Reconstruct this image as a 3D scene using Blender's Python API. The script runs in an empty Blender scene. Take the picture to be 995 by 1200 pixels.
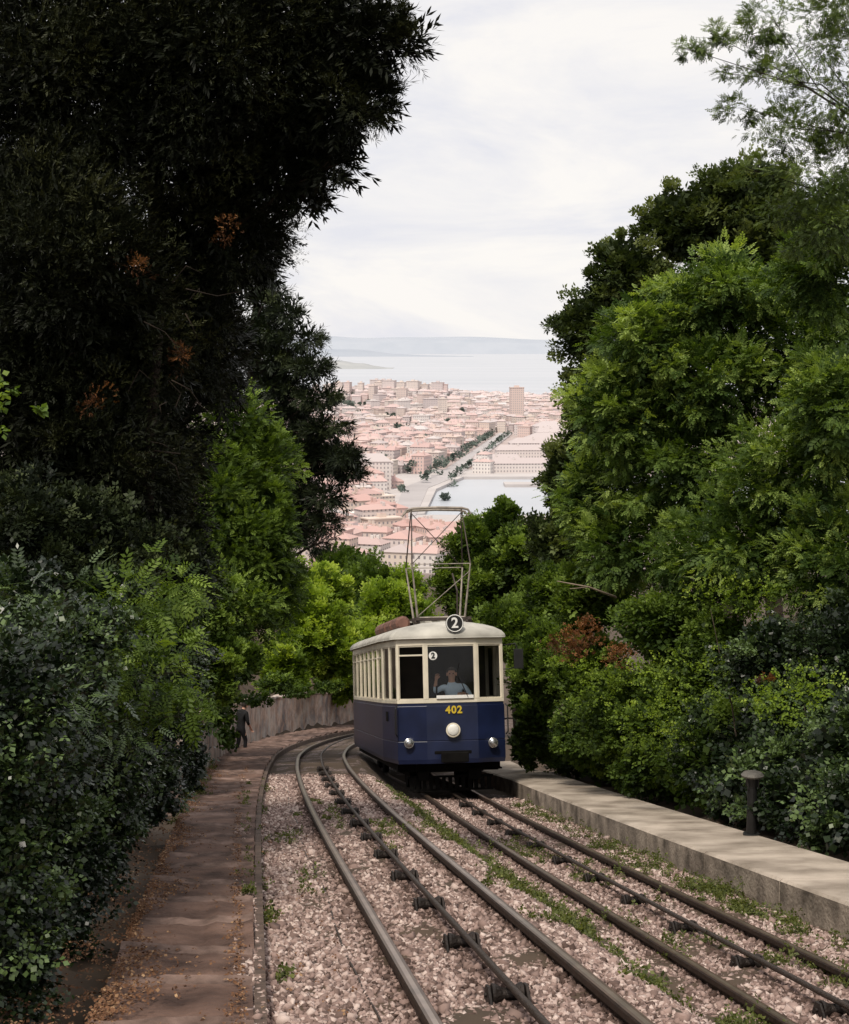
import bpy, math, bmesh
import numpy as np
from mathutils import Vector, Matrix
scene = bpy.context.scene
COL = scene.collection
F = 1870.0
PITCH = math.radians(5.8)
SP, CP = math.sin(PITCH), math.cos(PITCH)

def at(px, py, Y):
    u = (px - 497.5) / F; v = (600 - py) / F
    dy = CP + v * SP; dz = -SP + v * CP
    return np.array([u / dy * Y, Y, dz / dy * Y])

# ------------------------------------------------------------------ terrain
_ky = np.array([-20, -6, 0, 7.2, 14.7, 19.7, 24.7, 29.7, 35, 40, 45, 50, 56, 62, 75, 100, 140.])
_kx = np.array([3.8, 2.15, 1.43, .56, -.34, -.92, -1.45, -1.93, -2.33, -2.45, -2.3, -1.9, -1.1, 0, 3.2, 11, 26.])
_fy = np.arange(-20, 140, .1)
_fx = np.interp(_fy, _ky, _kx)
_k = np.hanning(61); _k /= _k.sum()
_fx = np.convolve(np.pad(_fx, 30, mode='edge'), _k, 'valid')
def XL(Y): return np.interp(Y, _fy, _fx)
def XR(Y): return XL(Y) + np.interp(Y, [0, 20, 30, 39, 60], [2.4, 2.4, 2.36, 1.75, .2])
_zy = np.array([-30, 75, 150, 400, 800, 900, 90000.])
_zz = np.array([-1.63 + 30 * .2115, -1.63 - 75 * .2115, -36, -76, -112, -117, -117])
def ZL(Y): return np.interp(Y, _zy, _zz)          # top of the rails, upper track
def ZR(Y): return ZL(Y) - np.interp(Y, [0, 35, 45, 60], [.45, .45, .2, 0])
def smooth(a, b, x):
    t = np.clip((x - a) / (b - a), 0, 1); return t * t * (3 - 2 * t)
def ground_z(X, Y):
    X = np.asarray(X, float); Y = np.asarray(Y, float)
    t = X - XL(np.minimum(Y, 120))
    z = ZL(Y) - .10
    near = 1 - smooth(80, 160, Y)
    step = (ZL(Y) - ZR(Y)) * near
    z = z - step * smooth(.75, 1.6, t)
    z = z - .10 * near * smooth(-1.15, -1.35, t)
    z = z + near * np.clip((-t - 2.5) * .55, 0, 5.0)
    z = z + near * (.2 * smooth(4.6, 4.9, t) + np.clip((t - 5.6) * .5, 0, 6))
    z = z + 26 * np.exp(-((X + 60) / 170.) ** 2 - ((Y - 3150) / 380.) ** 2)
    sea = smooth(3640, 3700, Y + .05 * X)
    basin = smooth(-40, -30, X) * smooth(1100, 1115, Y) * (1 - smooth(1490, 1500, Y))
    z = z - 9 * np.maximum(sea * 1.0, basin) * smooth(900, 950, Y) - 30 * sea * smooth(900, 950, Y)
    return z

# ------------------------------------------------------------------ materials
def newmat(name):
    m = bpy.data.materials.new(name); m.use_nodes = True
    nt = m.node_tree
    return m, nt, nt.nodes['Principled BSDF'], nt.nodes['Material Output']
def N(nt, t, **kw):
    n = nt.nodes.new(t)
    for k, v in kw.items(): setattr(n, k, v)
    return n
def c4(c): return (c[0], c[1], c[2], 1)
def mat(name, col, rough=.6, metal=0., var=.2, scale=6., bump=0., bscale=None, spec=.4, coord='Object', col2=None):
    m, nt, p, o = newmat(name)
    tc = N(nt, 'ShaderNodeTexCoord')
    no = N(nt, 'ShaderNodeTexNoise'); no.inputs['Scale'].default_value = scale; no.inputs['Detail'].default_value = 6
    nt.links.new(tc.outputs[coord], no.inputs['Vector'])
    r = N(nt, 'ShaderNodeValToRGB')
    a = [x * (1 - var) for x in col]; b = [min(1, x * (1 + var)) for x in col] if col2 is None else col2
    r.color_ramp.elements[0].position = .3; r.color_ramp.elements[1].position = .7
    r.color_ramp.elements[0].color = c4(a); r.color_ramp.elements[1].color = c4(b)
    nt.links.new(no.outputs['Fac'], r.inputs['Fac'])
    nt.links.new(r.outputs['Color'], p.inputs['Base Color'])
    p.inputs['Roughness'].default_value = rough; p.inputs['Metallic'].default_value = metal
    p.inputs['Specular IOR Level'].default_value = spec
    if bump:
        n2 = N(nt, 'ShaderNodeTexNoise'); n2.inputs['Scale'].default_value = bscale or scale * 4; n2.inputs['Detail'].default_value = 5
        nt.links.new(tc.outputs[coord], n2.inputs['Vector'])
        bp = N(nt, 'ShaderNodeBump'); bp.inputs['Strength'].default_value = bump; bp.inputs['Distance'].default_value = .02
        nt.links.new(n2.outputs['Fac'], bp.inputs['Height']); nt.links.new(bp.outputs['Normal'], p.inputs['Normal'])
    return m
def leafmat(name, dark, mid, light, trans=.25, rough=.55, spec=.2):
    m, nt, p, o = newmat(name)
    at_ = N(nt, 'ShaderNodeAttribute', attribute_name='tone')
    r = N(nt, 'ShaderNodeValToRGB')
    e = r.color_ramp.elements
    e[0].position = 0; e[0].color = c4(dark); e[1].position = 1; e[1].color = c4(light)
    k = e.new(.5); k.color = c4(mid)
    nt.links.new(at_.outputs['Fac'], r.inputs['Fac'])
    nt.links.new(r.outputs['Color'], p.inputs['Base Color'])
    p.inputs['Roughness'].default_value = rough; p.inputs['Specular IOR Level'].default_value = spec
    if trans > 0:
        t = N(nt, 'ShaderNodeBsdfTranslucent'); mx = N(nt, 'ShaderNodeMixShader'); mx.inputs[0].default_value = trans
        g = N(nt, 'ShaderNodeMixRGB', blend_type='MULTIPLY'); g.inputs[0].default_value = 1; g.inputs[2].default_value = (1.7, 1.7, .55, 1)
        nt.links.new(r.outputs['Color'], g.inputs[1]); nt.links.new(g.outputs[0], t.inputs['Color'])
        nt.links.new(p.outputs[0], mx.inputs[1]); nt.links.new(t.outputs[0], mx.inputs[2]); nt.links.new(mx.outputs[0], o.inputs['Surface'])
    return m
def haze_mix(nt, colsock, y0=800, y1=5000, f0=.25, f1=.75, hz=(.70, .665, .68)):  # aerial haze painted into the base colour, stronger with world Y
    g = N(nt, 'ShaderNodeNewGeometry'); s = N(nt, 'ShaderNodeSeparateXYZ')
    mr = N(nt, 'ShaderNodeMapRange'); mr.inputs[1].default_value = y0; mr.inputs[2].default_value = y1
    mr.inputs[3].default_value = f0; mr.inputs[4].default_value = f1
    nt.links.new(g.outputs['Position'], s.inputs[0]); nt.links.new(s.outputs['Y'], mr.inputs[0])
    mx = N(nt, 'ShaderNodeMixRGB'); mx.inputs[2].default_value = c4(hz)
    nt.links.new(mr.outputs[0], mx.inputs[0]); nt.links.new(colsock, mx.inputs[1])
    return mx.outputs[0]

# ------------------------------------------------------------------ mesh helpers
class MB:
    def __init__(s): s.v = []; s.f = []; s.m = []
    def add(s, vs, fs, mi=0):
        o = len(s.v); s.v += [tuple(map(float, x)) for x in vs]; s.f += [tuple(i + o for i in f) for f in fs]; s.m += [mi] * len(fs)
    def box(s, c, h, mi=0, ax=None):
        c = np.array(c, float); ax = np.eye(3) if ax is None else np.array(ax, float)
        vs = [c + ax[0] * h[0] * a + ax[1] * h[1] * b + ax[2] * h[2] * d for a in (-1, 1) for b in (-1, 1) for d in (-1, 1)]
        s.add(vs, [(0, 1, 3, 2), (4, 6, 7, 5), (0, 4, 5, 1), (2, 3, 7, 6), (0, 2, 6, 4), (1, 5, 7, 3)], mi)
    def tube(s, pts, rad, n=8, mi=0, cap=True):
        pts = [np.array(p, float) for p in pts]
        if not hasattr(rad, '__len__'): rad = [rad] * len(pts)
        rings = []
        prev = None
        for i, p in enumerate(pts):
            d = pts[min(i + 1, len(pts) - 1)] - pts[max(i - 1, 0)]; d = d / (np.linalg.norm(d) + 1e-9)
            a = np.array([1., 0, 0]) if abs(d[0]) < .8 else np.array([0, 1., 0])
            if prev is not None: a = prev
            x = a - d * a.dot(d); x /= np.linalg.norm(x) + 1e-9; prev = x
            y = np.cross(d, x)
            rings.append([p + (x * math.cos(2 * math.pi * k / n) + y * math.sin(2 * math.pi * k / n)) * rad[i] for k in range(n)])
        vs = [q for r in rings for q in r]; fs = []
        for i in range(len(pts) - 1):
            for k in range(n):
                fs.append((i * n + k, i * n + (k + 1) % n, (i + 1) * n + (k + 1) % n, (i + 1) * n + k))
        if cap: fs.append(tuple(range(n))[::-1]); fs.append(tuple((len(pts) - 1) * n + k for k in range(n)))
        s.add(vs, fs, mi)
    def obj(s, name, mats, parent=None, smooth=False, bevel=0, origin=None):
        me = bpy.data.meshes.new(name)
        vs = s.v
        if origin is not None: vs = [tuple(np.array(v) - origin) for v in vs]
        me.from_pydata(vs, [], s.f); me.validate()
        for m in (mats if isinstance(mats, (list, tuple)) else [mats]): me.materials.append(m)
        if len(me.polygons) == len(s.m): me.polygons.foreach_set('material_index', s.m)
        if smooth: me.polygons.foreach_set('use_smooth', [True] * len(me.polygons))
        me.update()
        ob = bpy.data.objects.new(name, me); COL.objects.link(ob)
        if origin is not None: ob.location = Vector(origin) if parent is None else (0, 0, 0)
        if parent: ob.parent = parent
        if bevel:
            b = ob.modifiers.new('bevel', 'BEVEL'); b.width = bevel; b.segments = 2; b.limit_method = 'ANGLE'
        return ob
def tag(o, label, cat, group=None):
    o['label'] = label; o['category'] = cat
    if group: o['group'] = group
    return o
def struct(o): o['kind'] = 'structure'; return o
def empty(name, loc):
    e = bpy.data.objects.new(name, None); e.empty_display_size = .3; e.location = Vector(loc); COL.objects.link(e); return e
def quadmesh(name, V, Q, tone, m, parent=None):
    me = bpy.data.meshes.new(name)
    nq = len(Q); k = Q.shape[1]
    me.vertices.add(len(V)); me.vertices.foreach_set('co', V.astype(np.float32).ravel())
    me.loops.add(nq * k); me.loops.foreach_set('vertex_index', Q.astype(np.int32).ravel())
    me.polygons.add(nq); me.polygons.foreach_set('loop_start', (np.arange(nq) * k).astype(np.int32))
    try: me.polygons.foreach_set('loop_total', np.full(nq, k, np.int32))
    except Exception: pass
    me.update(calc_edges=True)
    a = me.attributes.new('tone', 'FLOAT', 'FACE'); a.data.foreach_set('value', tone.astype(np.float32))
    me.materials.append(m)
    ob = bpy.data.objects.new(name, me); COL.objects.link(ob)
    if parent: ob.parent = parent
    return ob

# ------------------------------------------------------------------ leaves
def leaf(base, d, side, L, W, fold=.12):
    base = np.array(base, float); d = np.array(d, float); side = np.array(side, float)
    n = np.cross(d, side)
    return [base, base + d * L * .45 + side * W * .5 + n * fold * W, base + d * L, base + d * L * .45 - side * W * .5 + n * fold * W]
def unit(v): v = np.array(v, float); return v / np.linalg.norm(v)
def tpl_broad():
    out = []
    for i, (a, t) in enumerate([(0, .2), (2.1, -.1), (4.2, .1), (1.0, .7)]):
        d = unit([math.cos(a), math.sin(a), t]); s = unit(np.cross(d, [0, 0, 1])); out += leaf(d * .08, d, s, .62, .40)
    return np.array(out)
def tpl_spray():
    out = []
    for i in range(3):
        x = .1 + i * .28; z = -.12 * x
        for sgn in (-1, 1):
            d = unit([.6, sgn * .8, -.15 + .1 * sgn]); s = unit(np.cross(d, [0, 0, 1])); out += leaf([x, 0, z], d, s, .42, .24)
    out += leaf([.85, 0, -.12], [.95, 0, -.3], [0, 1, 0], .42, .24)
    return np.array(out)
def tpl_pinnate():
    out = []
    for i in range(5):
        x = .15 + i * .2; z = -.25 * x * x
        for sgn in (-1, 1):
            d = unit([.45, sgn * .9, -.12]); s = unit(np.cross(d, [0, 0, 1])); out += leaf([x, 0, z], d, s, .36, .15)
    out += leaf([1.05, 0, -.28], [.95, 0, -.3], [0, 1, 0], .34, .15)
    return np.array(out)
def tpl_needle():
    out = []
    rg = np.random.default_rng(3)
    for i in range(9):
        x = rg.uniform(0, 1.1); a = rg.uniform(0, 6.28)
        d = unit([1.0, .75 * math.cos(a), .75 * math.sin(a)]); s = unit(np.cross(d, [.1, .3, 1])); out += leaf([x * .8, 0, 0], d, s, .40, .095)
    return np.array(out)
def tpl_ivy():
    out = []
    for i, (a, t) in enumerate([(0, -.5), (1.9, -.3), (4.0, -.4)]):
        d = unit([math.cos(a), math.sin(a), t]); s = unit(np.cross(d, [0, 0, 1])); out += leaf(d * .1, d, s, .6, .52, .06)
    return np.array(out)
TPL = dict(broad=tpl_broad(), pinnate=tpl_pinnate(), needle=tpl_needle(), ivy=tpl_ivy(), spray=tpl_spray())

def runit(rg, n):
    v = rg.normal(size=(n, 3)); return v / np.linalg.norm(v, axis=1)[:, None]
def crown(name, blobs, n, size, tpl, m, seed, parent=None, origin=(0, 0, 0), sub=.36, droop=0., tonev=.22, tone0=.45,
          core=.22, flat=.75, perclump=70, thin=1.0, cores=2.2):
    rg = np.random.default_rng(seed)
    C = np.array([b[0] for b in blobs]); R = np.array([b[1] for b in blobs])
    w = R.prod(1) ** (2 / 3.); w /= w.sum()
    mm = max(6, n // perclump)
    bi = rg.choice(len(C), mm, p=w)
    d = runit(rg, mm)
    rad = rg.uniform(.5, 1.06, mm)
    sc = C[bi] + d * R[bi] * rad[:, None]
    sr = R[bi].min(1) * sub * rg.uniform(.4, 1.45, mm) * thin
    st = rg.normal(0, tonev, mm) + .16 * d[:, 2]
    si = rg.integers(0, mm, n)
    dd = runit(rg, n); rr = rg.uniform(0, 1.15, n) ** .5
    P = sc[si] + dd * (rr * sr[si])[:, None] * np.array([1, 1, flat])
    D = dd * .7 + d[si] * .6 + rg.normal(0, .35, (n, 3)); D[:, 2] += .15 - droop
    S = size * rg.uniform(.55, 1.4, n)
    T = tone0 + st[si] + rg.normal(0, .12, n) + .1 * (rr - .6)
    nc = int(n * core)
    if nc:
        b2 = rg.choice(len(C), nc, p=w); u = runit(rg, nc)
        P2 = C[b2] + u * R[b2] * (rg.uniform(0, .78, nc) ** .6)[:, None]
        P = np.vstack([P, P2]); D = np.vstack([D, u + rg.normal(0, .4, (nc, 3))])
        S = np.concatenate([S, size * rg.uniform(1.3, cores, nc)]); T = np.concatenate([T, rg.uniform(0, .25, nc)])  # core leaves toned darkest: the crown's inner shade put into their colour
    D /= np.linalg.norm(D, axis=1)[:, None]
    nn = len(P)
    up = np.tile(np.array([0, 0, 1.]), (nn, 1)) + rg.normal(0, .45, (nn, 3))
    Yv = np.cross(up, D); Yv /= np.linalg.norm(Yv, axis=1)[:, None] + 1e-9
    Zv = np.cross(D, Yv)
    tp = TPL[tpl]; k = len(tp)
    V = (P[:, None, :] + S[:, None, None] * (tp[None, :, 0, None] * D[:, None, :] + tp[None, :, 1, None] * Yv[:, None, :] + tp[None, :, 2, None] * Zv[:, None, :]))
    V = V.reshape(-1, 3) - np.array(origin)
    Q = np.arange(nn * k).reshape(-1, 4)
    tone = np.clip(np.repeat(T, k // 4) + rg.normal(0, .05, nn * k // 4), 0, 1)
    return quadmesh(name, V, Q, tone, m, parent)

def B(px, py, Y, rx, ry, rd=None):
    s = Y / F
    c = at(px, py, Y); rx *= s; ry *= s
    return (c, np.array([rx, rd if rd else (rx + ry) * .5, ry]))

def tree(name, label, cat, bx, by, blobs, n, size, tpl, leafm, barkm, seed, tr=.15, top=None, group=None, limbs=True, lean=0, parts=('trunk', 'crown'), **kw):
    rg = np.random.default_rng(seed + 900)
    bz = float(ground_z(bx, by)) - .05
    base = np.array([bx, by, bz])
    e = empty(name, base); tag(e, label, cat, group)
    C = np.array([b[0] for b in blobs]); zt = top if top is not None else C[:, 2].max()
    cx = C.mean(0)
    mb = MB()
    pts = []
    nseg = 9
    for i in range(nseg + 1):
        f = i / nseg
        p = base * (1 - f) + np.array([bx * (1 - .5) + cx[0] * .5, by * .5 + cx[1] * .5, zt]) * f
        p = p + rg.normal(0, .035, 3) * (zt - bz) * .25 * np.array([1, 1, 0]) * (f > 0)
        pts.append(p)
    rad = [tr * (1.25 if i == 0 else 1) * (1 - .82 * i / nseg) for i in range(nseg + 1)]
    mb.tube(pts, rad, 9)
    if limbs:
        for c, r in blobs:
            f = np.clip((c[2] - r[2] * .6 - bz) / (zt - bz + 1e-6), .12, .92)
            i = int(f * nseg); s = pts[i]
            mid = (s + c) / 2 + rg.normal(0, .06, 3) * np.linalg.norm(c - s)
            r0 = rad[i] * .5
            mb.tube([s, mid, c], [r0, r0 * .6, r0 * .25], 6)
            for q in range(5):
                u = runit(rg, 1)[0]; u[2] = abs(u[2]) * .6
                mb.tube([mid * .15 + c * .85, c + u * r * .45 + rg.normal(0, .08, 3) * r, c + u * r * .85], [r0 * .25, r0 * .15, r0 * .04], 5)
    mb.obj(parts[0], barkm, e, smooth=True, origin=base)
    crown(parts[1], blobs, n, size, tpl, leafm, seed, parent=e, origin=base, **kw)
    return e

bark = mat('bark', (.05, .036, .024), .9, var=.45, scale=9, bump=.8)
bark_dark = mat('bark_dark', (.030, .022, .015), .9, var=.4, scale=9, bump=.8)
L_con = leafmat('leaf_conifer', (.006, .0078, .003), (.015, .0195, .007), (.045, .05, .017), .05)
L_ced = leafmat('leaf_cedar', (.008, .013, .006), (.028, .040, .015), (.070, .088, .034), .08)
L_ivy = leafmat('leaf_ivy', (.006, .013, .005), (.026, .046, .014), (.105, .16, .05), .10, .36, .45)
L_mid = leafmat('leaf_green', (.022, .043, .007), (.095, .15, .024), (.23, .32, .065), .34)
L_bri = leafmat('leaf_bright', (.045, .078, .008), (.185, .275, .03), (.37, .46, .08), .38)
L_rob = leafmat('leaf_robinia', (.024, .048, .010), (.115, .18, .038), (.28, .365, .095), .34)
L_ash = leafmat('leaf_ash', (.03, .045, .012), (.075, .115, .03), (.17, .23, .07), .25)
L_oli = leafmat('leaf_olive', (.018, .029, .009), (.066, .092, .027), (.155, .185, .062), .2)
L_dry = leafmat('leaf_dry', (.05, .02, .008), (.17, .068, .025), (.30, .14, .05), .15)

# ------------------------------------------------------------------ ground sheet
def build_ground():
    ys = list(np.arange(-15, 80, .5)); y = 80.
    while y < 900: y *= 1.05; ys.append(y)
    ys += list(np.arange(930, 4000, 18)); y = 4000.
    while y < 90000: y *= 1.15; ys.append(y)
    xp = list(np.arange(0, 14, .22)); x = 14.
    while x < 60000: x *= 1.09; xp.append(x)
    xs = np.array([-a for a in xp[:0:-1]] + xp); ys = np.array(ys)
    X, Y = np.meshgrid(xs, ys)
    Z = ground_z(X, Y)
    rg = np.random.default_rng(5)
    t = X - XL(np.minimum(Y, 120))
    rough = np.where((t < -2.4) | (t > 5), .06, .012) * (Y < 100)
    Z = Z + rg.normal(0, 1, Z.shape) * rough
    ny, nx = X.shape
    V = np.stack([X, Y, Z], -1).reshape(-1, 3)
    i = np.arange(ny - 1)[:, None] * nx + np.arange(nx - 1)[None, :]
    Q = np.stack([i, i + 1, i + nx + 1, i + nx], -1).reshape(-1, 4)
    m, nt, p, o = newmat('ground_soil')
    tc = N(nt, 'ShaderNodeTexCoord'); no = N(nt, 'ShaderNodeTexNoise'); no.inputs['Scale'].default_value = 1.7; no.inputs['Detail'].default_value = 8
    nt.links.new(tc.outputs['Object'], no.inputs['Vector'])
    r = N(nt, 'ShaderNodeValToRGB'); r.color_ramp.elements[0].color = (.03, .021, .012, 1); r.color_ramp.elements[1].color = (.10, .062, .036, 1)
    nt.links.new(no.outputs['Fac'], r.inputs['Fac'])
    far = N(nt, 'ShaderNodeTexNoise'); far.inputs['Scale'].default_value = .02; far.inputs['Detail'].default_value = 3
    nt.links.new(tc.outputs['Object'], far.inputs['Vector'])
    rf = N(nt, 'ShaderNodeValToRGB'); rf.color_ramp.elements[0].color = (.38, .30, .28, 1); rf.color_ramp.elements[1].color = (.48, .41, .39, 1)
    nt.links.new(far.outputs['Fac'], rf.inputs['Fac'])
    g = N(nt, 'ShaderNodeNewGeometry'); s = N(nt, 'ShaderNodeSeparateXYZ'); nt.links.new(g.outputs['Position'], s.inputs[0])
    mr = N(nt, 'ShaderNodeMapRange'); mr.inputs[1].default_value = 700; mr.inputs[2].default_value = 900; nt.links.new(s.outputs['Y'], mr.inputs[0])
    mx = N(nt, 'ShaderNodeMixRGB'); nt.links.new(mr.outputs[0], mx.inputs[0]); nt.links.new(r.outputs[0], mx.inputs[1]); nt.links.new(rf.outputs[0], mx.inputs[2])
    nt.links.new(mx.outputs[0], p.inputs['Base Color']); p.inputs['Roughness'].default_value = .95
    ob = quadmesh('ground', V, Q, np.zeros(len(Q)), m); struct(ob)
build_ground()

def strip(name, ys, section, mats, close=False, parent=None, smooth=False, mi=None):
    mb = MB(); rows = [section(y) for y in ys]; k = len(rows[0])
    vs = [(x, y, z) for y, row in zip(ys, rows) for x, z in row]
    fs = []
    for i in range(len(ys) - 1):
        for j in range(k if close else k - 1):
            j2 = (j + 1) % k
            fs.append((i * k + j, i * k + j2, (i + 1) * k + j2, (i + 1) * k + j))
    mb.add(vs, fs)
    if close:
        mb.f.append(tuple(range(k))[::-1]); mb.m.append(0); mb.f.append(tuple((len(ys) - 1) * k + j for j in range(k))); mb.m.append(0)
    return mb.obj(name, mats, parent, smooth)

def ballast_mat():
    m, nt, p, o = newmat('ballast')
    tc = N(nt, 'ShaderNodeTexCoord')
    v = N(nt, 'ShaderNodeTexVoronoi'); v.inputs['Scale'].default_value = 23
    nt.links.new(tc.outputs['Object'], v.inputs['Vector'])
    s = N(nt, 'ShaderNodeSeparateColor'); nt.links.new(v.outputs['Color'], s.inputs[0])
    r = N(nt, 'ShaderNodeValToRGB'); e = r.color_ramp.elements
    e[0].color = (.11, .068, .055, 1); e[1].color = (.46, .36, .32, 1); k = e.new(.5); k.color = (.28, .195, .17, 1)
    nt.links.new(s.outputs[0], r.inputs['Fac'])
    d = N(nt, 'ShaderNodeMapRange'); d.inputs[1].default_value = .25; d.inputs[2].default_value = .6; d.inputs[3].default_value = 1; d.inputs[4].default_value = .3
    nt.links.new(v.outputs['Distance'], d.inputs[0])
    mx = N(nt, 'ShaderNodeMixRGB', blend_type='MULTIPLY'); mx.inputs[0].default_value = 1
    nt.links.new(r.outputs[0], mx.inputs[1]); nt.links.new(d.outputs[0], mx.inputs[2])
    no = N(nt, 'ShaderNodeTexNoise'); no.inputs['Scale'].default_value = 1.1; nt.links.new(tc.outputs['Object'], no.inputs['Vector'])
    mr = N(nt, 'ShaderNodeMapRange'); mr.inputs[1].default_value = .45; mr.inputs[2].default_value = .68; mr.inputs[4].default_value = .6
    nt.links.new(no.outputs['Fac'], mr.inputs[0])
    m2 = N(nt, 'ShaderNodeMixRGB'); m2.inputs[2].default_value = (.075, .05, .038, 1)
    nt.links.new(mr.outputs[0], m2.inputs[0]); nt.links.new(mx.outputs[0], m2.inputs[1])
    nt.links.new(m2.outputs[0], p.inputs['Base Color']); p.inputs['Roughness'].default_value = .9
    b = N(nt, 'ShaderNodeBump'); b.inputs['Strength'].default_value = .9; b.inputs['Distance'].default_value = .03; b.invert = True
    nt.links.new(v.outputs['Distance'], b.inputs['Height']); nt.links.new(b.outputs['Normal'], p.inputs['Normal'])
    return m
M_bal = ballast_mat()
YS = np.concatenate([np.arange(-10, 40, .5), np.arange(40, 100, 1.)])
TS = [-1.32, -1.0, -.5, 0, .5, .8, 1.0, 1.2, 1.4, 1.6, 2, 2.5, 3.0, 3.4, 3.75]
BZ = .105
def bal_sec(y):
    out = []
    for t in TS:
        x = float(XL(y)) + t; out.append((x, float(ZL(y)) - BZ - float(ZL(y) - ZR(y)) * float(smooth(.75, 1.6, t))))
    return out
struct(strip('track_bed', YS, bal_sec, M_bal, smooth=True))

def stones():
    rg = np.random.default_rng(11)
    n = 118000
    y = 6.2 * (29 / 6.2) ** (rg.uniform(0, 1, n) ** .85)
    t = rg.uniform(-1.46, 3.62, n)
    keep = np.abs((XL(y) + t)) < .28 * y + .3
    y = y[keep]; t = t[keep]
    nz = np.sin(XL(y) * 3 + t * 2.3 + y * .7) * np.sin(t * 4.1 - y * 1.1) + rg.normal(0, .5, len(y))
    k2 = nz < 1.1
    y = y[k2]; t = t[k2]; n = len(y)
    x = XL(y) + t
    z = ZL(y) - BZ - (ZL(y) - ZR(y)) * smooth(.75, 1.6, t)
    z = np.where(t < -1.3, ZL(y) - .01, z)
    s = (.007 + .014 * rg.beta(1.6, 2.0, n)) * (1 + .014 * y)
    s = np.where(rg.uniform(0, 1, n) < .05, s * 1.5, s)
    cube = np.array([[a, b, c] for a in (-1, 1) for b in (-1, 1) for c in (-1, 1)], float)
    q = np.array([(0, 1, 3, 2), (4, 6, 7, 5), (0, 4, 5, 1), (2, 3, 7, 6), (0, 2, 6, 4), (1, 5, 7, 3)])
    A = runit(rg, n); Bv = np.cross(A, runit(rg, n)); Bv /= np.linalg.norm(Bv, axis=1)[:, None]; Cv = np.cross(A, Bv)
    J = cube[None] * .75 + rg.normal(0, .24, (n, 8, 3))
    J = J * rg.uniform(.6, 1.25, (n, 1, 3))
    V = J[:, :, 0:1] * A[:, None] + J[:, :, 1:2] * Bv[:, None] + J[:, :, 2:3] * Cv[:, None]
    V = V * s[:, None, None] + np.stack([x, y, z + s * .35], -1)[:, None]
    Q = (np.arange(n)[:, None, None] * 8 + q[None]).reshape(-1, 4)
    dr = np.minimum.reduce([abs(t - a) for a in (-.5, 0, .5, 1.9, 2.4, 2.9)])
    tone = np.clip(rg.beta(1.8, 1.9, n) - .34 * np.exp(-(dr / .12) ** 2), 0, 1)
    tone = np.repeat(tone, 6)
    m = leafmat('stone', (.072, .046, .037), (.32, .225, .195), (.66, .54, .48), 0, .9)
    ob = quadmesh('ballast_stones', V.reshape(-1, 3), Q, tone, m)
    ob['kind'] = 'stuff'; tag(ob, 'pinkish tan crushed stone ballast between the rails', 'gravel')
stones()

# rails
M_rail = mat('rail_rust', (.030, .017, .011), .65, .3, var=.45, scale=14, bump=.3)
M_railtop = mat('rail_head', (.115, .075, .052), .38, .5, var=.35, scale=5)
M_railshine = mat('rail_running_band', (.34, .27, .22), .3, .8, var=.25, scale=5)
prof = [(-.058, -.02), (-.058, .0), (-.012, .022), (-.012, .085), (-.040, .095), (-.040, .130), (-.032, .14), (-.014, .1405), (.014, .1405), (.032, .14), (.040, .130), (.040, .095), (.012, .085), (.012, .022), (.058, .0), (.058, -.02)]
def rail(cx, cz, off, label):
    ob = strip('rail', YS, lambda y: [(float(cx(y)) + off + a, float(cz(y)) - .14 + b) for a, b in prof], [M_rail, M_railtop, M_railshine], close=True)
    k = len(prof); idx = []
    for p in ob.data.polygons:
        q = p.index % k if p.index < (len(YS) - 1) * k else -1
        idx.append(1 if q in (6, 8) else (2 if q == 7 else 0))
    ob.data.polygons.foreach_set('material_index', idx)
    tag(ob, label, 'rail', 'steel rails of the tramway')
for o_ in (-.5, .5): rail(XL, ZL, o_, 'rusty steel rail curving downhill beside the brick path')
for o_ in (-.5, .5): rail(XR, ZR, o_, 'rusty steel rail of the track carrying the tram')

M_cable = mat('cable_steel', (.050, .036, .028), .5, .4, var=.5, scale=60, bump=.6, bscale=90)
for cx, cz in ((XL, ZL), (XR, ZR)):
    mb = MB(); yy = np.arange(3, 70, .6)
    mb.tube([(float(cx(y)), y, float(cz(y)) + .015) for y in yy], .021, 8)
    o_ = mb.obj('haulage_cable', M_cable, smooth=True); tag(o_, 'greasy steel haulage cable running between two rails', 'cable', 'haulage cables')
mb = MB(); yy = np.arange(5, 30, .4)
mb.tube([(float(XL(y)) - .74 + .02 * math.sin(y * 1.1), y, float(ZL(y)) - .088 + .01 * math.sin(y * 5)) for y in yy], .008, 6)
tag(mb.obj('signal_cable', M_cable, smooth=True), 'thin black cable lying on the ballast', 'cable')

M_iron = mat('roller_iron', (.022, .016, .013), .6, .3, var=.5, scale=20, bump=.5)
def roller_parts():
    out = []
    mb = MB(); mb.box((0, 0, -.075), (.15, .08, .02)); out.append(('base', mb))
    for sx in (-1, 1):
        mb = MB()
        vs = [(sx * .075, -.10, -.054), (sx * .075, .10, -.054), (sx * .075, .035, .03), (sx * .075, -.035, .03)]
        vs2 = [(a + sx * .014, b, c) for a, b, c in vs]
        mb.add(vs + vs2, [(0, 1, 2, 3), (7, 6, 5, 4), (0, 4, 5, 1), (1, 5, 6, 2), (2, 6, 7, 3), (3, 7, 4, 0)])
        out.append(('bracket', mb))
    mb = MB(); mb.tube([(-.068, 0, -.012), (-.055, 0, -.012), (-.02, 0, -.012), (.02, 0, -.012), (.055, 0, -.012), (.068, 0, -.012)], [.052, .05, .03, .03, .05, .052], 18)
    mb.tube([(-.10, 0, -.012), (.10, 0, -.012)], .011, 8); out.append(('pulley', mb))
    return out
rp = roller_parts()
proto = None
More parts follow.
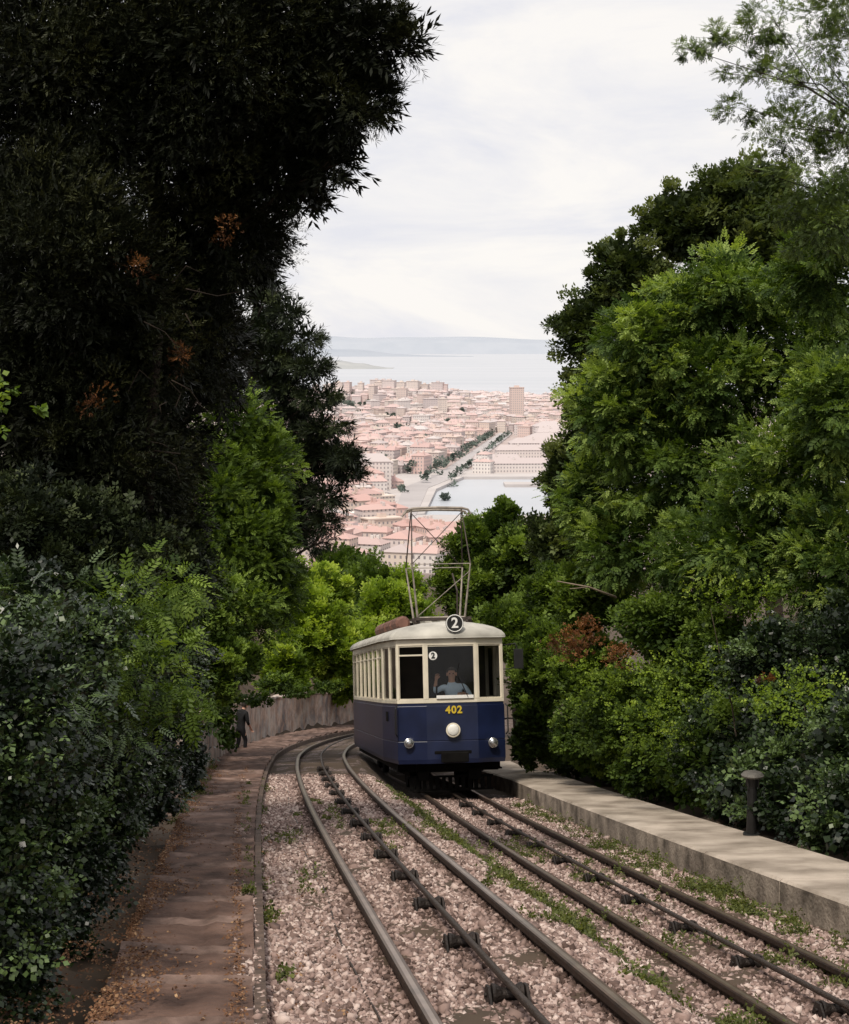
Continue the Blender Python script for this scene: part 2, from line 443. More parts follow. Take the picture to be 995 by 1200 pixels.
for cx, cz, y0 in ((XL, ZL, 6.5), (XR, ZR, 8.2)):
    for i in range(15):
        y = y0 + 1.7 * i
        if cx is XR and y > 27: break
        loc = Vector((float(cx(y)), y, float(cz(y)) - .035))
        rot = (-math.atan(.2115), 0, math.atan(.12))
        if proto is None:
            e = empty('cable_roller', loc); parts = [mb.obj(nm, M_iron, e, bevel=.004) for nm, mb in rp]; proto = (e, parts)
        else:
            e = proto[0].copy(); COL.objects.link(e); e.location = loc
            for p_ in proto[1]:
                c = p_.copy(); c.parent = e; COL.objects.link(c)
        e.rotation_euler = rot; e.scale = (1.25, 1.25, 1.15)
        tag(e, 'black iron cable pulley on a bracket between the rails', 'cable roller', 'cable rollers between the rails')

# stepped path
M_path = mat('path_brick', (.075, .037, .026), .93, var=.5, scale=2.4, bump=1.0, bscale=24, col2=(.20, .12, .09))
M_nose = mat('path_step_edge', (.11, .065, .048), .9, var=.45, scale=6, bump=.8, col2=(.24, .16, .13))
M_edge = mat('path_edge', (.10, .068, .052), .9, var=.45, scale=7, bump=.6)
mb = MB(); y = 3.0; rgp = np.random.default_rng(8)
while y < 66:
    L = 1.05 + rgp.uniform(-.08, .08); y2 = y + L
    def pt(t, yy, z): return (float(XL(yy)) + t, yy, z)
    tr = -1.36 + .012 * max(0, min(y - 7, 25)); tl = np.interp(y, [7, 40, 60], [-2.12, -2.15, -2.7])
    za = float(ZL(y)) + .0; zb = float(ZL(y2)) + .07
    j = rgp.uniform(-.014, .014); tlt = rgp.uniform(-.04, .04)
    nx_ = 10; w1 = rgp.normal(0, .03, nx_ + 1).cumsum() * .6
    vs = []; fs = []
    for k_ in range(nx_ + 1):
        t = tl + (tr - tl) * k_ / nx_
        w_ = w1[k_]; zz = rgp.uniform(-.009, .009) + tlt * (k_ / nx_ - .5)
        vs += [pt(t, y, za + j + zz), pt(t, y2 - .14 + w_, zb + j + zz - .002), pt(t, y2 - .02 + w_, zb + j + zz), pt(t, y2 + w_, zb - .02 + j + zz), pt(t, y2 + w_, zb - .14)]
    for k_ in range(nx_):
        for q in range(4): fs.append((k_ * 5 + q, (k_ + 1) * 5 + q, (k_ + 1) * 5 + q + 1, k_ * 5 + q + 1))
    mb.add(vs, fs, 0)
    for i_ in range(len(fs)):
        if i_ % 4 == 1: mb.m[len(mb.m) - len(fs) + i_] = 1
    y = y2
struct(mb.obj('path', [M_path, M_nose]))
ysp = np.arange(3, 66, .6)
def edge_sec(y):
    t = -1.33 + .012 * max(0, min(y - 7, 25)); x = float(XL(y)) + t; z = float(ZL(y))
    return [(x - .03, z - .15), (x - .03, z + .012), (x + .03, z + .012), (x + .03, z - .15)]
struct(strip('path_kerb', ysp, edge_sec, M_edge, close=True))

# concrete platform
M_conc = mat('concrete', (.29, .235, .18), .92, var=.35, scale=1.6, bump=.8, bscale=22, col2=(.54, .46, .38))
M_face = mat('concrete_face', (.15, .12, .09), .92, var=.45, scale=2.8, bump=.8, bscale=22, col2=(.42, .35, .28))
def plat_sec(y):
    x = float(XR(y)) + 1.27; z = float(ZR(y))
    return [(x, z - .3), (x, z + .19), (x + .03, z + .215), (x + 1.13, z + .23), (x + 1.16, z + .2), (x + 1.16, z - .3)]
mb = MB(); y = 5.0
while y < 36:
    ys_ = np.linspace(y + .006, y + 2.39, 6); rows = [plat_sec(v) for v in ys_]; k = 6
    vs = [(a, v, b) for v, row in zip(ys_, rows) for a, b in row]
    for i in range(5):
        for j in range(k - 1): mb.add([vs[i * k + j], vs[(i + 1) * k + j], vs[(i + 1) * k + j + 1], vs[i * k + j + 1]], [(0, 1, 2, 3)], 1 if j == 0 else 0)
    mb.add(vs[:k], [tuple(range(k))]); mb.add(vs[5 * k:], [tuple(range(k))[::-1]])
    y += 2.4
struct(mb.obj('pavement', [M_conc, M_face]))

# ------------------------------------------------------------------ bollard light
bb = np.array([3.93, 18.7, float(ZR(18.7)) + .225])
e = empty('bollard_light', bb); tag(e, 'short black bollard light with flat cap by the hedge', 'bollard')
M_blk = mat('black_paint', (.018, .018, .018), .5, .2, var=.3, scale=8)
M_cap = mat('bollard_cap', (.12, .11, .095), .6, .2, var=.3, scale=8)
mb = MB(); mb.tube([(0, 0, 0), (0, 0, .03)], .10, 16); mb.tube([(0, 0, .02), (0, 0, .60)], .06, 16); mb.obj('post', M_blk, e, bevel=.004)
mb = MB(); mb.tube([(0, 0, .60), (0, 0, .72)], [.065, .085], 14)
for a in range(4):
    mb.box((.085 * math.cos(a * 1.5708 + .78), .085 * math.sin(a * 1.5708 + .78), .66), (.008, .008, .065))
mb.obj('lamp', M_blk, e)
mb = MB(); mb.tube([(0, 0, .725), (0, 0, .745), (0, 0, .775), (0, 0, .785)], [.13, .138, .11, .06], 20); mb.obj('cap', M_cap, e)

# ------------------------------------------------------------------ stone wall
def wall_mat():
    m, nt, p, o = newmat('old_plaster_wall')
    tc = N(nt, 'ShaderNodeTexCoord')
    n1 = N(nt, 'ShaderNodeTexNoise'); n1.inputs['Scale'].default_value = 1.1; n1.inputs['Detail'].default_value = 9; n1.inputs['Roughness'].default_value = .72
    n2 = N(nt, 'ShaderNodeTexNoise'); n2.inputs['Scale'].default_value = 2.4; n2.inputs['Detail'].default_value = 3
    for n_ in (n1, n2): nt.links.new(tc.outputs['Object'], n_.inputs['Vector'])
    r = N(nt, 'ShaderNodeValToRGB'); e = r.color_ramp.elements; e[0].position = .36; e[1].position = .60
    e[0].color = (.08, .062, .046, 1); e[1].color = (.68, .58, .48, 1); k = e.new(.47); k.color = (.36, .27, .21, 1)
    nt.links.new(n1.outputs['Fac'], r.inputs['Fac'])
    r2 = N(nt, 'ShaderNodeValToRGB'); e = r2.color_ramp.elements; e[0].position = .4; e[1].position = .6
    e[0].color = (.22, .25, .32, 1); e[1].color = (.55, .32, .25, 1)
    nt.links.new(n2.outputs['Fac'], r2.inputs['Fac'])
    mx = N(nt, 'ShaderNodeMixRGB'); mx.inputs[0].default_value = .3
    nt.links.new(r.outputs[0], mx.inputs[1]); nt.links.new(r2.outputs[0], mx.inputs[2])
    nt.links.new(mx.outputs[0], p.inputs['Base Color']); p.inputs['Roughness'].default_value = .95
    b = N(nt, 'ShaderNodeBump'); b.inputs['Strength'].default_value = .8; nt.links.new(n1.outputs['Fac'], b.inputs['Height']); nt.links.new(b.outputs['Normal'], p.inputs['Normal'])
    return m
wk = np.array([(-3.3, 21), (-3.85, 26), (-4.42, 32), (-4.85, 38), (-5.0, 44), (-4.75, 50), (-4.1, 56), (-3.0, 62), (-1.2, 68)])
wy = np.arange(21, 68, .5); rgw = np.random.default_rng(3)
def wall_x(y): return float(np.interp(y, wk[:, 1], wk[:, 0]))
def wsec(y):
    x = wall_x(y); z = float(ZL(y)); j = rgw.uniform(-.03, .03); h = float(np.interp(y, [21, 38, 60], [.85, 1.0, 1.25]))
    return [(x + .02, z - .9), (x, z + h + j), (x + .05, z + h + .02 + j), (x + .05, z + h + .08 + j), (x - .3, z + h + .1 + j), (x - .3, z - .9)]
ob = strip('retaining_wall', wy, wsec, wall_mat(), close=True)
tag(ob, 'low old plastered stone wall with faded graffiti along path', 'wall')

# ------------------------------------------------------------------ TRAM
dirb = np.array([-.12, 1, -.2115]); dirb /= np.linalg.norm(dirb)
rt = np.array([1, .12, 0]); rt /= np.linalg.norm(rt); upv = np.cross(rt, dirb)
org = np.array([.54, 28.2, float(ZR(28.2))])
TM = Matrix(((rt[0], dirb[0], upv[0], org[0]), (rt[1], dirb[1], upv[1], org[1]), (rt[2], dirb[2], upv[2], org[2]), (0, 0, 0, 1)))
tram = empty('tram', org); tram.matrix_world = TM
tag(tram, 'old blue and cream electric tram climbing the steep track', 'tram')
M_blue = mat('tram_blue', (.008, .0135, .044), .34, var=.35, scale=2.2, bump=.1, bscale=5, spec=.45)
M_cream = mat('tram_cream', (.68, .62, .49), .45, var=.13, scale=3, bump=.05, bscale=8)
M_roof = mat('tram_roof', (.44, .42, .37), .6, var=.3, scale=2.5)
M_under = mat('tram_under', (.006, .0055, .005), .8, 0., var=.4, scale=6, spec=.1)
M_int = mat('tram_interior', (.035, .026, .018), .7, var=.3, scale=4)
M_chrome = mat('chrome', (.45, .45, .44), .25, .9, var=.1, scale=4)
M_lens = mat('lens', (.80, .79, .73), .2, 0, var=.05, scale=30, bump=.3, bscale=60)
M_yel = mat('yellow_paint', (.60, .43, .03), .5, var=.05)
M_wht = mat('white_paint', (.8, .79, .75), .5, var=.05)
M_seat = mat('brown_leather', (.12, .05, .03), .7, var=.3)
def glassmat(name, tint, refl):
    m, nt, p, o = newmat(name); nt.nodes.remove(p)
    t = N(nt, 'ShaderNodeBsdfTransparent'); t.inputs[0].default_value = c4(tint)
    g = N(nt, 'ShaderNodeBsdfGlossy'); g.inputs['Roughness'].default_value = .04; g.inputs['Color'].default_value = (.9, .9, .9, 1)
    lw = N(nt, 'ShaderNodeFresnel'); lw.inputs['IOR'].default_value = 1.35
    ad = N(nt, 'ShaderNodeMath', operation='ADD'); ad.inputs[1].default_value = refl
    mx = N(nt, 'ShaderNodeMixShader'); nt.links.new(lw.outputs[0], ad.inputs[0]); nt.links.new(ad.outputs[0], mx.inputs[0])
    nt.links.new(t.outputs[0], mx.inputs[1]); nt.links.new(g.outputs[0], mx.inputs[2]); nt.links.new(mx.outputs[0], o.inputs['Surface'])
    return m
M_glass = glassmat('window_glass', (.95, .96, .94), .0)
M_glass_side = glassmat('side_glass', (.9, .9, .86), .05)
TL = 11.0
OUT = [(-1.12, TL - 1.7), (-1.12, 1.7), (-.99, .16), (-.47, 0), (.47, 0), (.99, .16), (1.12, 1.7), (1.12, TL - 1.7), (.99, TL - .16), (.47, TL), (-.47, TL), (-.99, TL - .16)]
def inset(P, d):
    out = []
    for x, y in P: out.append((x - math.copysign(d, x), y - math.copysign(d, y - TL / 2)))
    return out
def ring(mb, P, zs, ins, mi=0):
    n = len(P); vs = []
    for z, i_ in zip(zs, ins):
        vs += [(x, y, z) for x, y in inset(P, i_)]
    fs = []
    for l in range(len(zs) - 1):
        for k in range(n): fs.append((l * n + k, l * n + (k + 1) % n, (l + 1) * n + (k + 1) % n, (l + 1) * n + k))
    mb.add(vs, fs, mi)
mb = MB()
ring(mb, OUT, [.60, .60, .68, 1.0, 1.0, 1.015, 1.015, 1.64, 1.64, 1.69, 1.69, .60], [.06, .015, 0, 0, -.008, -.008, 0, 0, -.012, -.012, .06, .06])
mb.obj('lower_body', M_blue, tram, bevel=.006)
mb = MB(); mb.add([(x, y, .92) for x, y in inset(OUT, .07)], [tuple(range(12))])
mb.add([(x, y, 2.84) for x, y in inset(OUT, .07)], [tuple(range(12))[::-1]]); mb.box((0, 2.4, 1.9), (1.0, .02, .93)); mb.box((0, TL - 1.9, 1.9), (1.0, .02, .93))
mb.obj('interior', M_int, tram)
M_reflection = mat('pale_reflection', (.62, .56, .43), .8, var=.15, scale=6)  # pale side-window reflection painted as cream panels behind the glass
for k in range(7):
    mb = MB(); w_ = (TL - 3.4) / 7; yc = 1.7 + (k + .5) * w_; hb = [.30, .22, .32, .26, .34, .3, .3][k]
    mb.box((-1.05, yc, 2.70 - hb), (.006, w_ / 2 - .08, hb)); mb.obj('reflection_panel', M_reflection, tram)
mb = MB(); wins = []
def seg(p0, p1, n, pw=.07, lo=1.76, hi=2.74, transom=False):
    p0 = np.array([*p0, 0.]); p1 = np.array([*p1, 0.]); L = np.linalg.norm(p1 - p0); u = (p1 - p0) / L; nn = np.cross([0, 0, 1.], u); ax = [u, nn, [0, 0, 1]]
    mid = (p0 + p1) / 2
    def bx(c, hx, z0, z1, t=.03, off=0):
        mb.box(mid * 0 + c + np.array([0, 0, (z0 + z1) / 2]) + nn * (.035 + off), (hx, t, (z1 - z0) / 2), 0, ax)
    bx(mid, L / 2, 1.693, lo); bx(mid, L / 2, hi, 2.87)
    w = L / n
    for k in range(n + 1):
        c = p0 + u * min(max(k * w, pw / 2), L - pw / 2); bx(c, pw / 2, lo + .001, hi - .001, .033)
    for k in range(n):
        c = p0 + u * (k + .5) * w
        if transom: bx(c, w / 2 - pw / 2 - .001, hi - .19, hi - .16, .02)
        g = MB(); hx = w / 2 - pw / 2
        cc = c + nn * .03 + np.array([0, 0, (lo + hi) / 2]); hh = (hi - lo) / 2 - .002
        g.add([cc - u * hx - np.array([0, 0, hh]), cc + u * hx - np.array([0, 0, hh]), cc + u * hx + np.array([0, 0, hh]), cc - u * hx + np.array([0, 0, hh])], [(0, 1, 2, 3)])
        for s_ in (-1, 1):
            g.box(c + u * s_ * (hx - .011) + nn * .03 + np.array([0, 0, (lo + hi) / 2]), (.009, .012, (hi - lo) / 2 - .003), 1, ax)
            g.box(c + nn * .03 + np.array([0, 0, (lo + hi) / 2 + s_ * ((hi - lo) / 2 - .012)]), (hx - .021, .012, .009), 1, ax)
        wins.append(g)
O = OUT
seg(O[0], O[1], 7, .09, transom=True); seg(O[1], O[2], 2, .07, transom=False)
seg(O[2], O[3], 1, .05, transom=True); seg(O[3], O[4], 1, .05); seg(O[4], O[5], 1, .05, transom=False)
seg(O[5], O[6], 2, .07); seg(O[6], O[7], 7, .09); seg(O[7], O[8], 2, .08); seg(O[8], O[9], 1, .06); seg(O[9], O[10], 1, .06); seg(O[10], O[11], 1, .06); seg(O[11], O[0], 2, .08)
mb.obj('upper_body', M_cream, tram, bevel=.005)
for i, g in enumerate(wins): g.obj('window', [M_glass_side if i < 7 else M_glass, M_cream], tram)
# roof
mb = MB(); lv = [0, .0, .15, .35, .6, .85, 1.1, 1.35, 1.5]
RO = []
for i in range(len(OUT)):
    a = np.array(OUT[i]); b = np.array(OUT[(i + 1) % len(OUT)])
    for f in (0, .34, .67): RO.append(tuple(a * (1 - f) + b * f))
vs = []; nr = len(RO); c = TL / 2
for li, th in enumerate(lv):
    zz = 2.865 if li == 0 else 2.885 + .31 * math.sin(th); cs = math.cos(th)
    for x, y in RO:
        k = 1.05 if li else 1.045
        vs.append((x * cs * k, c + (y - c) * (1.012 - .15 * (1 - cs)), zz))
fs = [tuple(range(nr))]
for l in range(len(lv) - 1):
    for k in range(nr): fs.append((l * nr + k, l * nr + (k + 1) % nr, (l + 1) * nr + (k + 1) % nr, (l + 1) * nr + k))
fs.append(tuple((len(lv) - 1) * nr + k for k in range(nr)))
mb.add(vs, fs); rf = mb.obj('roof', M_roof, tram, smooth=True)
mb = MB(); ring(mb, OUT, [2.85, 2.85, 2.885, 2.885], [.0, -.058, -.058, .0]); mb.obj('gutter', M_int, tram)
mb = MB()
for x in (-.42, .42): mb.box((x, 5.6, 3.28), (.03, 3.6, .02))
for k in range(9): mb.box((0, 2.2 + k * .85, 3.25), (.5, .02, .015))
for x in (-.30, 0, .30): mb.box((x, 5.6, 3.315), (.08, 3.5, .010))
mb.obj('roof_walkway', M_roof, tram)
M_res = mat('resistor_box', (.17, .085, .062), .7, var=.4, scale=5)
for k in range(4):
    mb = MB()
    mb.tube([(-.66, 1.9 + k * 1.25, 3.22), (-.66, 1.95 + k * 1.25, 3.22), (-.66, 2.9 + k * 1.25, 3.22), (-.66, 2.95 + k * 1.25, 3.22)], [.1, .145, .145, .1], 12)
    mb.box((-.66, 2.4 + k * 1.25, 3.10), (.1, .4, .05)); mb.obj('resistor', M_res, tram)
for k in range(3):
    mb = MB(); mb.box((.55, 3.3 + k * 1.1, 3.26), (.16, .4, .09)); mb.obj('roof_box', M_roof, tram, bevel=.01)
def lamp(x, y, z, r, rim):
    e_ = empty('headlight', (x, y, z)); e_.parent = tram
    m1 = MB(); m1.tube([(0, .0, 0), (0, -.05, 0), (0, -.085, 0), (0, -.09, 0)], [r * .75, r, r * 1.1, r * .98], 24); m1.obj('housing', rim, e_, smooth=False)
    m2 = MB(); m2.tube([(0, -.088, 0), (0, -.103, 0), (0, -.113, 0)], [r * .93, r * .75, r * .3], 24); m2.obj('lens', M_lens if rim is not M_chrome else M_chrome, e_, smooth=True)
lamp(-.0, .0, 1.20, .12, M_cream); lamp(-.80, .09, .98, .082, M_chrome); lamp(.74, .07, .95, .082, M_chrome)
def text(body, size, mat_, parent, loc, name, ext=.004, bold=.0):
    cu = bpy.data.curves.new(name, 'FONT'); cu.body = body; cu.size = size; cu.extrude = ext; cu.align_x = 'CENTER'; cu.align_y = 'CENTER'; cu.offset = bold; cu.space_character = 1.15
    to = bpy.data.objects.new(name + 'tmp', cu); COL.objects.link(to)
    dg = bpy.context.evaluated_depsgraph_get(); me = bpy.data.meshes.new_from_object(to.evaluated_get(dg)); bpy.data.objects.remove(to)
    ob = bpy.data.objects.new(name, me); me.materials.clear(); me.materials.append(mat_); COL.objects.link(ob); ob.parent = parent
    ob.rotation_euler = (math.pi / 2, 0, 0); ob.location = loc; return ob
text('402', .185, M_yel, tram, (.03, -.02, 1.56), 'fleet_number', .005, .006)
e_ = empty('route_disc', (.08, -.06, 3.13)); e_.parent = tram
mb = MB(); mb.tube([(0, .02, 0), (0, -.02, 0)], .165, 28); mb.obj('disc', M_blk, e_)
mb = MB(); a_ = [(.152 * math.cos(t), -.022, .152 * math.sin(t)) for t in np.linspace(0, 2 * math.pi, 33)]; mb.tube(a_, .009, 6, cap=False); mb.obj('rim', M_wht, e_)
mb = MB(); mb.box((0, .05, -.16), (.02, .03, .12)); mb.box((0, .2, -.06), (.02, .2, .015)); mb.obj('bracket', M_blk, e_)
text('2', .26, M_wht, e_, (0, -.028, 0), 'numeral', .005, .006)
e_ = empty('route_disc', (-.33, -.03, 2.55)); e_.parent = tram
mb = MB(); mb.tube([(0, .015, 0), (0, -.012, 0)], .078, 24); mb.obj('disc', M_wht, e_)
text('2', .14, M_blk, e_, (0, -.018, 0), 'numeral', .004, .005)
mb = MB(); mb.box((.06, -.012, 1.80), (.34, .012, .03)); mb.obj('notice_strip', M_wht, tram)
mb = MB(); mb.tube([(.3, -.02, 1.78), (.12, -.03, 2.2)], .008, 6); mb.tube([(.08, -.03, 2.05), (.16, -.03, 2.4)], .009, 6); mb.obj('windscreen_wiper', M_blk, tram)
mb = MB(); mb.tube([(1.0, .2, 2.72), (1.2, .0, 2.74), (1.24, -.02, 2.6)], .012, 6); mb.box((1.25, -.02, 2.46), (.085, .03, .18)); mb.tube([(1.24, 0, 2.32), (1.1, .15, 2.28), (1.0, .2, 2.28)], .01, 6); mb.obj('mirror', M_blk, tram, bevel=.006)
for x in (-1.0, 1.0):
    mb = MB(); y0 = .10
    mb.tube([(x * 1.0, y0, 1.1), (x * 1.03, y0 - .05, 1.15), (x * 1.03, y0 - .05, 1.6), (x, y0, 1.65)], .013, 8); mb.obj('handrail', M_blk, tram)
mb = MB(); mb.box((-1.07, 1.2, 1.45), (.02, .12, .09)); mb.obj('side_vent', M_under, tram, bevel=.004)
mb = MB(); mb.box((0, -.10, .72), (.19, .12, .07)); mb.box((0, -.24, .72), (.25, .03, .09)); mb.box((0, .05, .80), (.34, .06, .03)); mb.obj('coupler', M_under, tram, bevel=.012)
mb = MB(); mb.box((0, 5.5, .53), (.92, 4.9, .10)); mb.box((0, 5.5, .40), (.5, 2.2, .14)); mb.box((0, .55, .52), (.62, .05, .1)); mb.box((.45, .5, .38), (.12, .12, .1)); mb.box((-.5, .5, .36), (.09, .12, .08)); mb.obj('underframe', M_under, tram)
mb = MB()
for k in range(13): mb.box((-.72 + k * .12, .5, .22), (.035, .02, .13))
mb.box((0, .5, .34), (.80, .02, .02)); mb.box((0, .5, .10), (.80, .02, .02)); mb.obj('lifeguard', M_under, tram)
for x in (-.85, .85):
    mb = MB(); mb.box((x, .9, .46), (.14, .3, .015)); mb.box((x * 1.1, .9, .55), (.02, .3, .08)); mb.obj('step', M_under, tram)
for yb in (2.3, TL - 2.3):
    eb = empty('bogie', (0, yb, .33)); eb.parent = tram
    mb = MB()
    for x in (-.62, .62): mb.box((x, 0, .05), (.05, 1.0, .08))
    mb.box((0, 0, .1), (.6, .2, .08)); mb.obj('frame', M_under, eb)
    for yy_ in (-.7, .7):
        for x in (-.5, .5):
            mb = MB(); mb.tube([(x - .05, yy_, 0), (x - .03, yy_, 0), (x + .05, yy_, 0)], [.36, .33, .33] if x > 0 else [.33, .33, .36], 24); mb.obj('wheel', M_under, eb)
# pantograph
ep = empty('pantograph', (.07, 2.1, 3.24)); ep.parent = tram
M_panto = mat('pantograph_tube', (.30, .26, .22), .55, .2, var=.35, scale=8)
M_pdark = mat('pantograph_dark', (.06, .045, .038), .6, .3, var=.3, scale=8)
mb = MB()
for s_ in (-1, 1): mb.box((s_ * .5, 0, .04), (.03, .75, .03)); mb.box((0, s_ * .55, .04), (.56, .03, .025))
for x in (-.5, .5):
    for y_ in (-.6, .6): mb.tube([(x, y_, -.12), (x, y_, -.06), (x, y_, -.02), (x, y_, .02)], [.06, .05, .06, .05], 10)
mb.obj('base_frame', M_pdark, ep)
mb = MB()
HK = 1.10; HT = 2.16
for sy in (-1, 1):
    for sx in (-1, 1): mb.tube([(sx * .46, sy * .35, .05), (sx * .57, sy * .55, HK)], [.022, .015], 8)
    mb.tube([(-.46, sy * .35, .07), (.46, sy * .35, .07)], .022, 8)
    mb.tube([(-.57, sy * .55, HK), (.57, sy * .55, HK)], .008, 8)
mb.tube([(-.46, -.35, .1), (.55, -.53, .95)], .008, 6)
mb.obj('lower_arm', M_panto, ep)
mb = MB()
for sy in (-1, 1):
    for sx in (-1, 1): mb.tube([(sx * .57, sy * .55, HK), (sx * .50, sy * .06, HT)], [.014, .011], 8)
mb.tube([(-.57, -.55, HK), (.50, -.06, HT)], .008, 6); mb.tube([(.57, .55, HK), (-.50, .06, HT)], .008, 6)
mb.obj('upper_arm', M_pdark, ep)
mb = MB()
for y_ in (-.20, .20):
    mb.tube([(-.66, y_, HT - .06), (-.60, y_, HT + .03), (-.48, y_, HT + .06), (0, y_, HT + .075), (.48, y_, HT + .06), (.60, y_, HT + .03), (.66, y_, HT - .06)], [.018, .024, .026, .026, .026, .024, .018], 8)
for x in (-.5, .5): mb.tube([(x, -.20, HT + .05), (x, .20, HT + .05)], .014, 6); mb.tube([(x, 0, HT - .01), (x, 0, HT + .05)], .016, 6)
mb.obj('bow', M_panto, ep)
mb = MB(); mb.tube([(.35, -.1, .05), (.36, -.1, .6), (.30, .1, .95)], .018, 6); mb.obj('spring', M_pdark, ep)
mb = MB(); mb.tube([(.2, .6, .05), (.3, 1.4, .2), (.2, 2.2, .06)], .012, 6); mb.obj('power_lead', M_pdark, ep)

# ------------------------------------------------------------------ people
M_skin = mat('skin', (.62, .36, .26), .6, var=.1, scale=8)
M_hair = mat('hair_dark', (.02, .014, .01), .7, var=.3, scale=40)
M_hairg = mat('hair_grey', (.10, .08, .07), .7, var=.3, scale=40)
M_shirt = mat('blue_shirt', (.66, .80, .95), .8, var=.06, scale=9)
M_black = mat('black_cloth', (.008, .008, .009), .85, var=.3, scale=6)
M_trous = mat('dark_trousers', (.010, .010, .013), .85, var=.3, scale=6)
def skin_body(name, J, E, root, mats, pick):
    me = bpy.data.meshes.new(name + '_s'); bm = bmesh.new(); lay = bm.verts.layers.skin.verify()
    vd = {}
    for k, (p, r) in J.items():
        v = bm.verts.new(p); v[lay].radius = (r, r) if not isinstance(r, tuple) else r; v[lay].use_root = (k == root); vd[k] = v
    for a, b in E: bm.edges.new((vd[a], vd[b]))
    bm.to_mesh(me); bm.free()
    tmp = bpy.data.objects.new('tmp_body', me); COL.objects.link(tmp)
    sm = tmp.modifiers.new('s', 'SKIN'); sm.use_smooth_shade = True; tmp.modifiers.new('b', 'SUBSURF').levels = 2
    dg = bpy.context.evaluated_depsgraph_get(); out = bpy.data.meshes.new_from_object(tmp.evaluated_get(dg)); bpy.data.objects.remove(tmp)
    out.materials.clear()
    for m in mats: out.materials.append(m)
    keys = list(J); pos = np.array([J[k][0] for k in keys]); pk = [pick(k) for k in keys]
    for p in out.polygons:
        d = ((pos - np.array(p.center)) ** 2).sum(1); p.material_index = pk[int(d.argmin())]; p.use_smooth = True
    ob = bpy.data.objects.new(name, out); COL.objects.link(ob); return ob
def hand(J, E, side, wrist, d, s, pre):
    d = unit(d); s = unit(s); up = np.cross(d, s); w = np.array(wrist, float)
    palm = w + d * .06; J[pre + 'palm'] = (tuple(palm), (.036, .018)); E.append((pre + 'wrist', pre + 'palm'))
    for i, (o, L) in enumerate([(-.03, .065), (-.01, .075), (.01, .07), (.03, .055)]):
        k1 = palm + d * .04 + s * o; k2 = k1 + d * L * .5 - up * .01; k3 = k2 + d * L * .35 - up * .03
        J[pre + f'k{i}'] = (tuple(k1), .010); J[pre + f'm{i}'] = (tuple(k2), .009); J[pre + f't{i}'] = (tuple(k3), .008)
        E += [(pre + 'palm', pre + f'k{i}'), (pre + f'k{i}', pre + f'm{i}'), (pre + f'm{i}', pre + f't{i}')]
    th = palm - s * .045 * side; J[pre + 'th'] = (tuple(th), .012); J[pre + 'tt'] = (tuple(th + d * .035 - s * .01 * side), .009); E += [(pre + 'palm', pre + 'th'), (pre + 'th', pre + 'tt')]
def head_bits(parent, hc, fw, hairm, sc=1.):
    fw = unit(fw); sd = unit(np.cross([0, 0, 1.], fw)); hc = np.array(hc)
    mb = MB(); nth, nph = 8, 16; vs = []; fs = []
    for i in range(nth + 1):
        th = math.radians(-10 + 98 * i / nth)
        for k in range(nph):
            ph = 2 * math.pi * k / nph
            d = math.cos(th) * (math.cos(ph) * fw + math.sin(ph) * sd)
            front = max(0, math.cos(ph)); z = math.sin(th)
            if front > .35 and z < .5: z = .5 + .2 * z; d = d * .88
            vs.append(hc + d * .100 * sc * np.array([1, 1, 1]) + np.array([0, 0, z * .128 * sc]))
    for i in range(nth):
        for k in range(nph): fs.append((i * nph + k, i * nph + (k + 1) % nph, (i + 1) * nph + (k + 1) % nph, (i + 1) * nph + k))
    mb.add(vs, fs); mb.obj('hair', hairm, parent, smooth=True)
    for s_ in (-1, 1):
        mb = MB(); c_ = hc + fw * .088 * sc + sd * s_ * .032 * sc; mb.tube([c_ - fw * .01, c_, c_ + fw * .008], [.010, .012, .004], 8, 0); mb.obj('eye', M_hair, parent)
        mb = MB(); e_ = hc + sd * s_ * .085 * sc; mb.box(e_ + np.array([0, 0, -.01]), (.012, .02, .03)); mb.obj('ear', M_skin, parent, bevel=.005)
    mb = MB(); c_ = hc + fw * .092 * sc; mb.tube([c_ + np.array([0, 0, .01]), c_ + fw * .012 + np.array([0, 0, -.02]), c_ + fw * .018 + np.array([0, 0, -.04])], [.007, .010, .012], 8)
    mb.obj('nose', M_skin, parent, smooth=True)
J = {}; E = []
dx, dy0 = .16, .44; lx = -.10   # leaning towards the controls
J['pelvis'] = ((dx, dy0 + .14, 1.48), (.16, .13)); J['waist'] = ((dx + lx * .3, dy0 + .08, 1.68), (.145, .11)); J['chest'] = ((dx + lx * .7, dy0, 1.89), (.17, .12))
J['neckb'] = ((dx + lx, dy0 - .02, 2.04), .075); J['neck'] = ((dx + lx, dy0 - .04, 2.10), .052); J['head'] = ((dx + lx, dy0 - .055, 2.21), (.078, .088)); J['crown'] = ((dx + lx, dy0 - .05, 2.31), (.06, .07))
E += [('pelvis', 'waist'), ('waist', 'chest'), ('chest', 'neckb'), ('neckb', 'neck'), ('neck', 'head'), ('head', 'crown')]
arms = {'a': (-1, (dx - .26, dy0, 1.98), (dx - .42, dy0 - .04, 1.88), (dx - .40, dy0 - .12, 2.10)), 'b': (1, (dx + .13, dy0, 2.0), (dx + .26, dy0 - .05, 1.78), (dx + .08, dy0 - .20, 1.86))}
for k, (sd_, sh, el, wr) in arms.items():
    J[k + 'sh'] = (sh, .062); J[k + 'el'] = (el, .045); J[k + 'wrist'] = (wr, .028); E += [('chest', k + 'sh'), (k + 'sh', k + 'el'), (k + 'el', k + 'wrist')]
    hand(J, E, sd_, wr, (.1, -.4, .7) if k == 'a' else (-.5, -.6, -.2), (1, 0, 0), k)
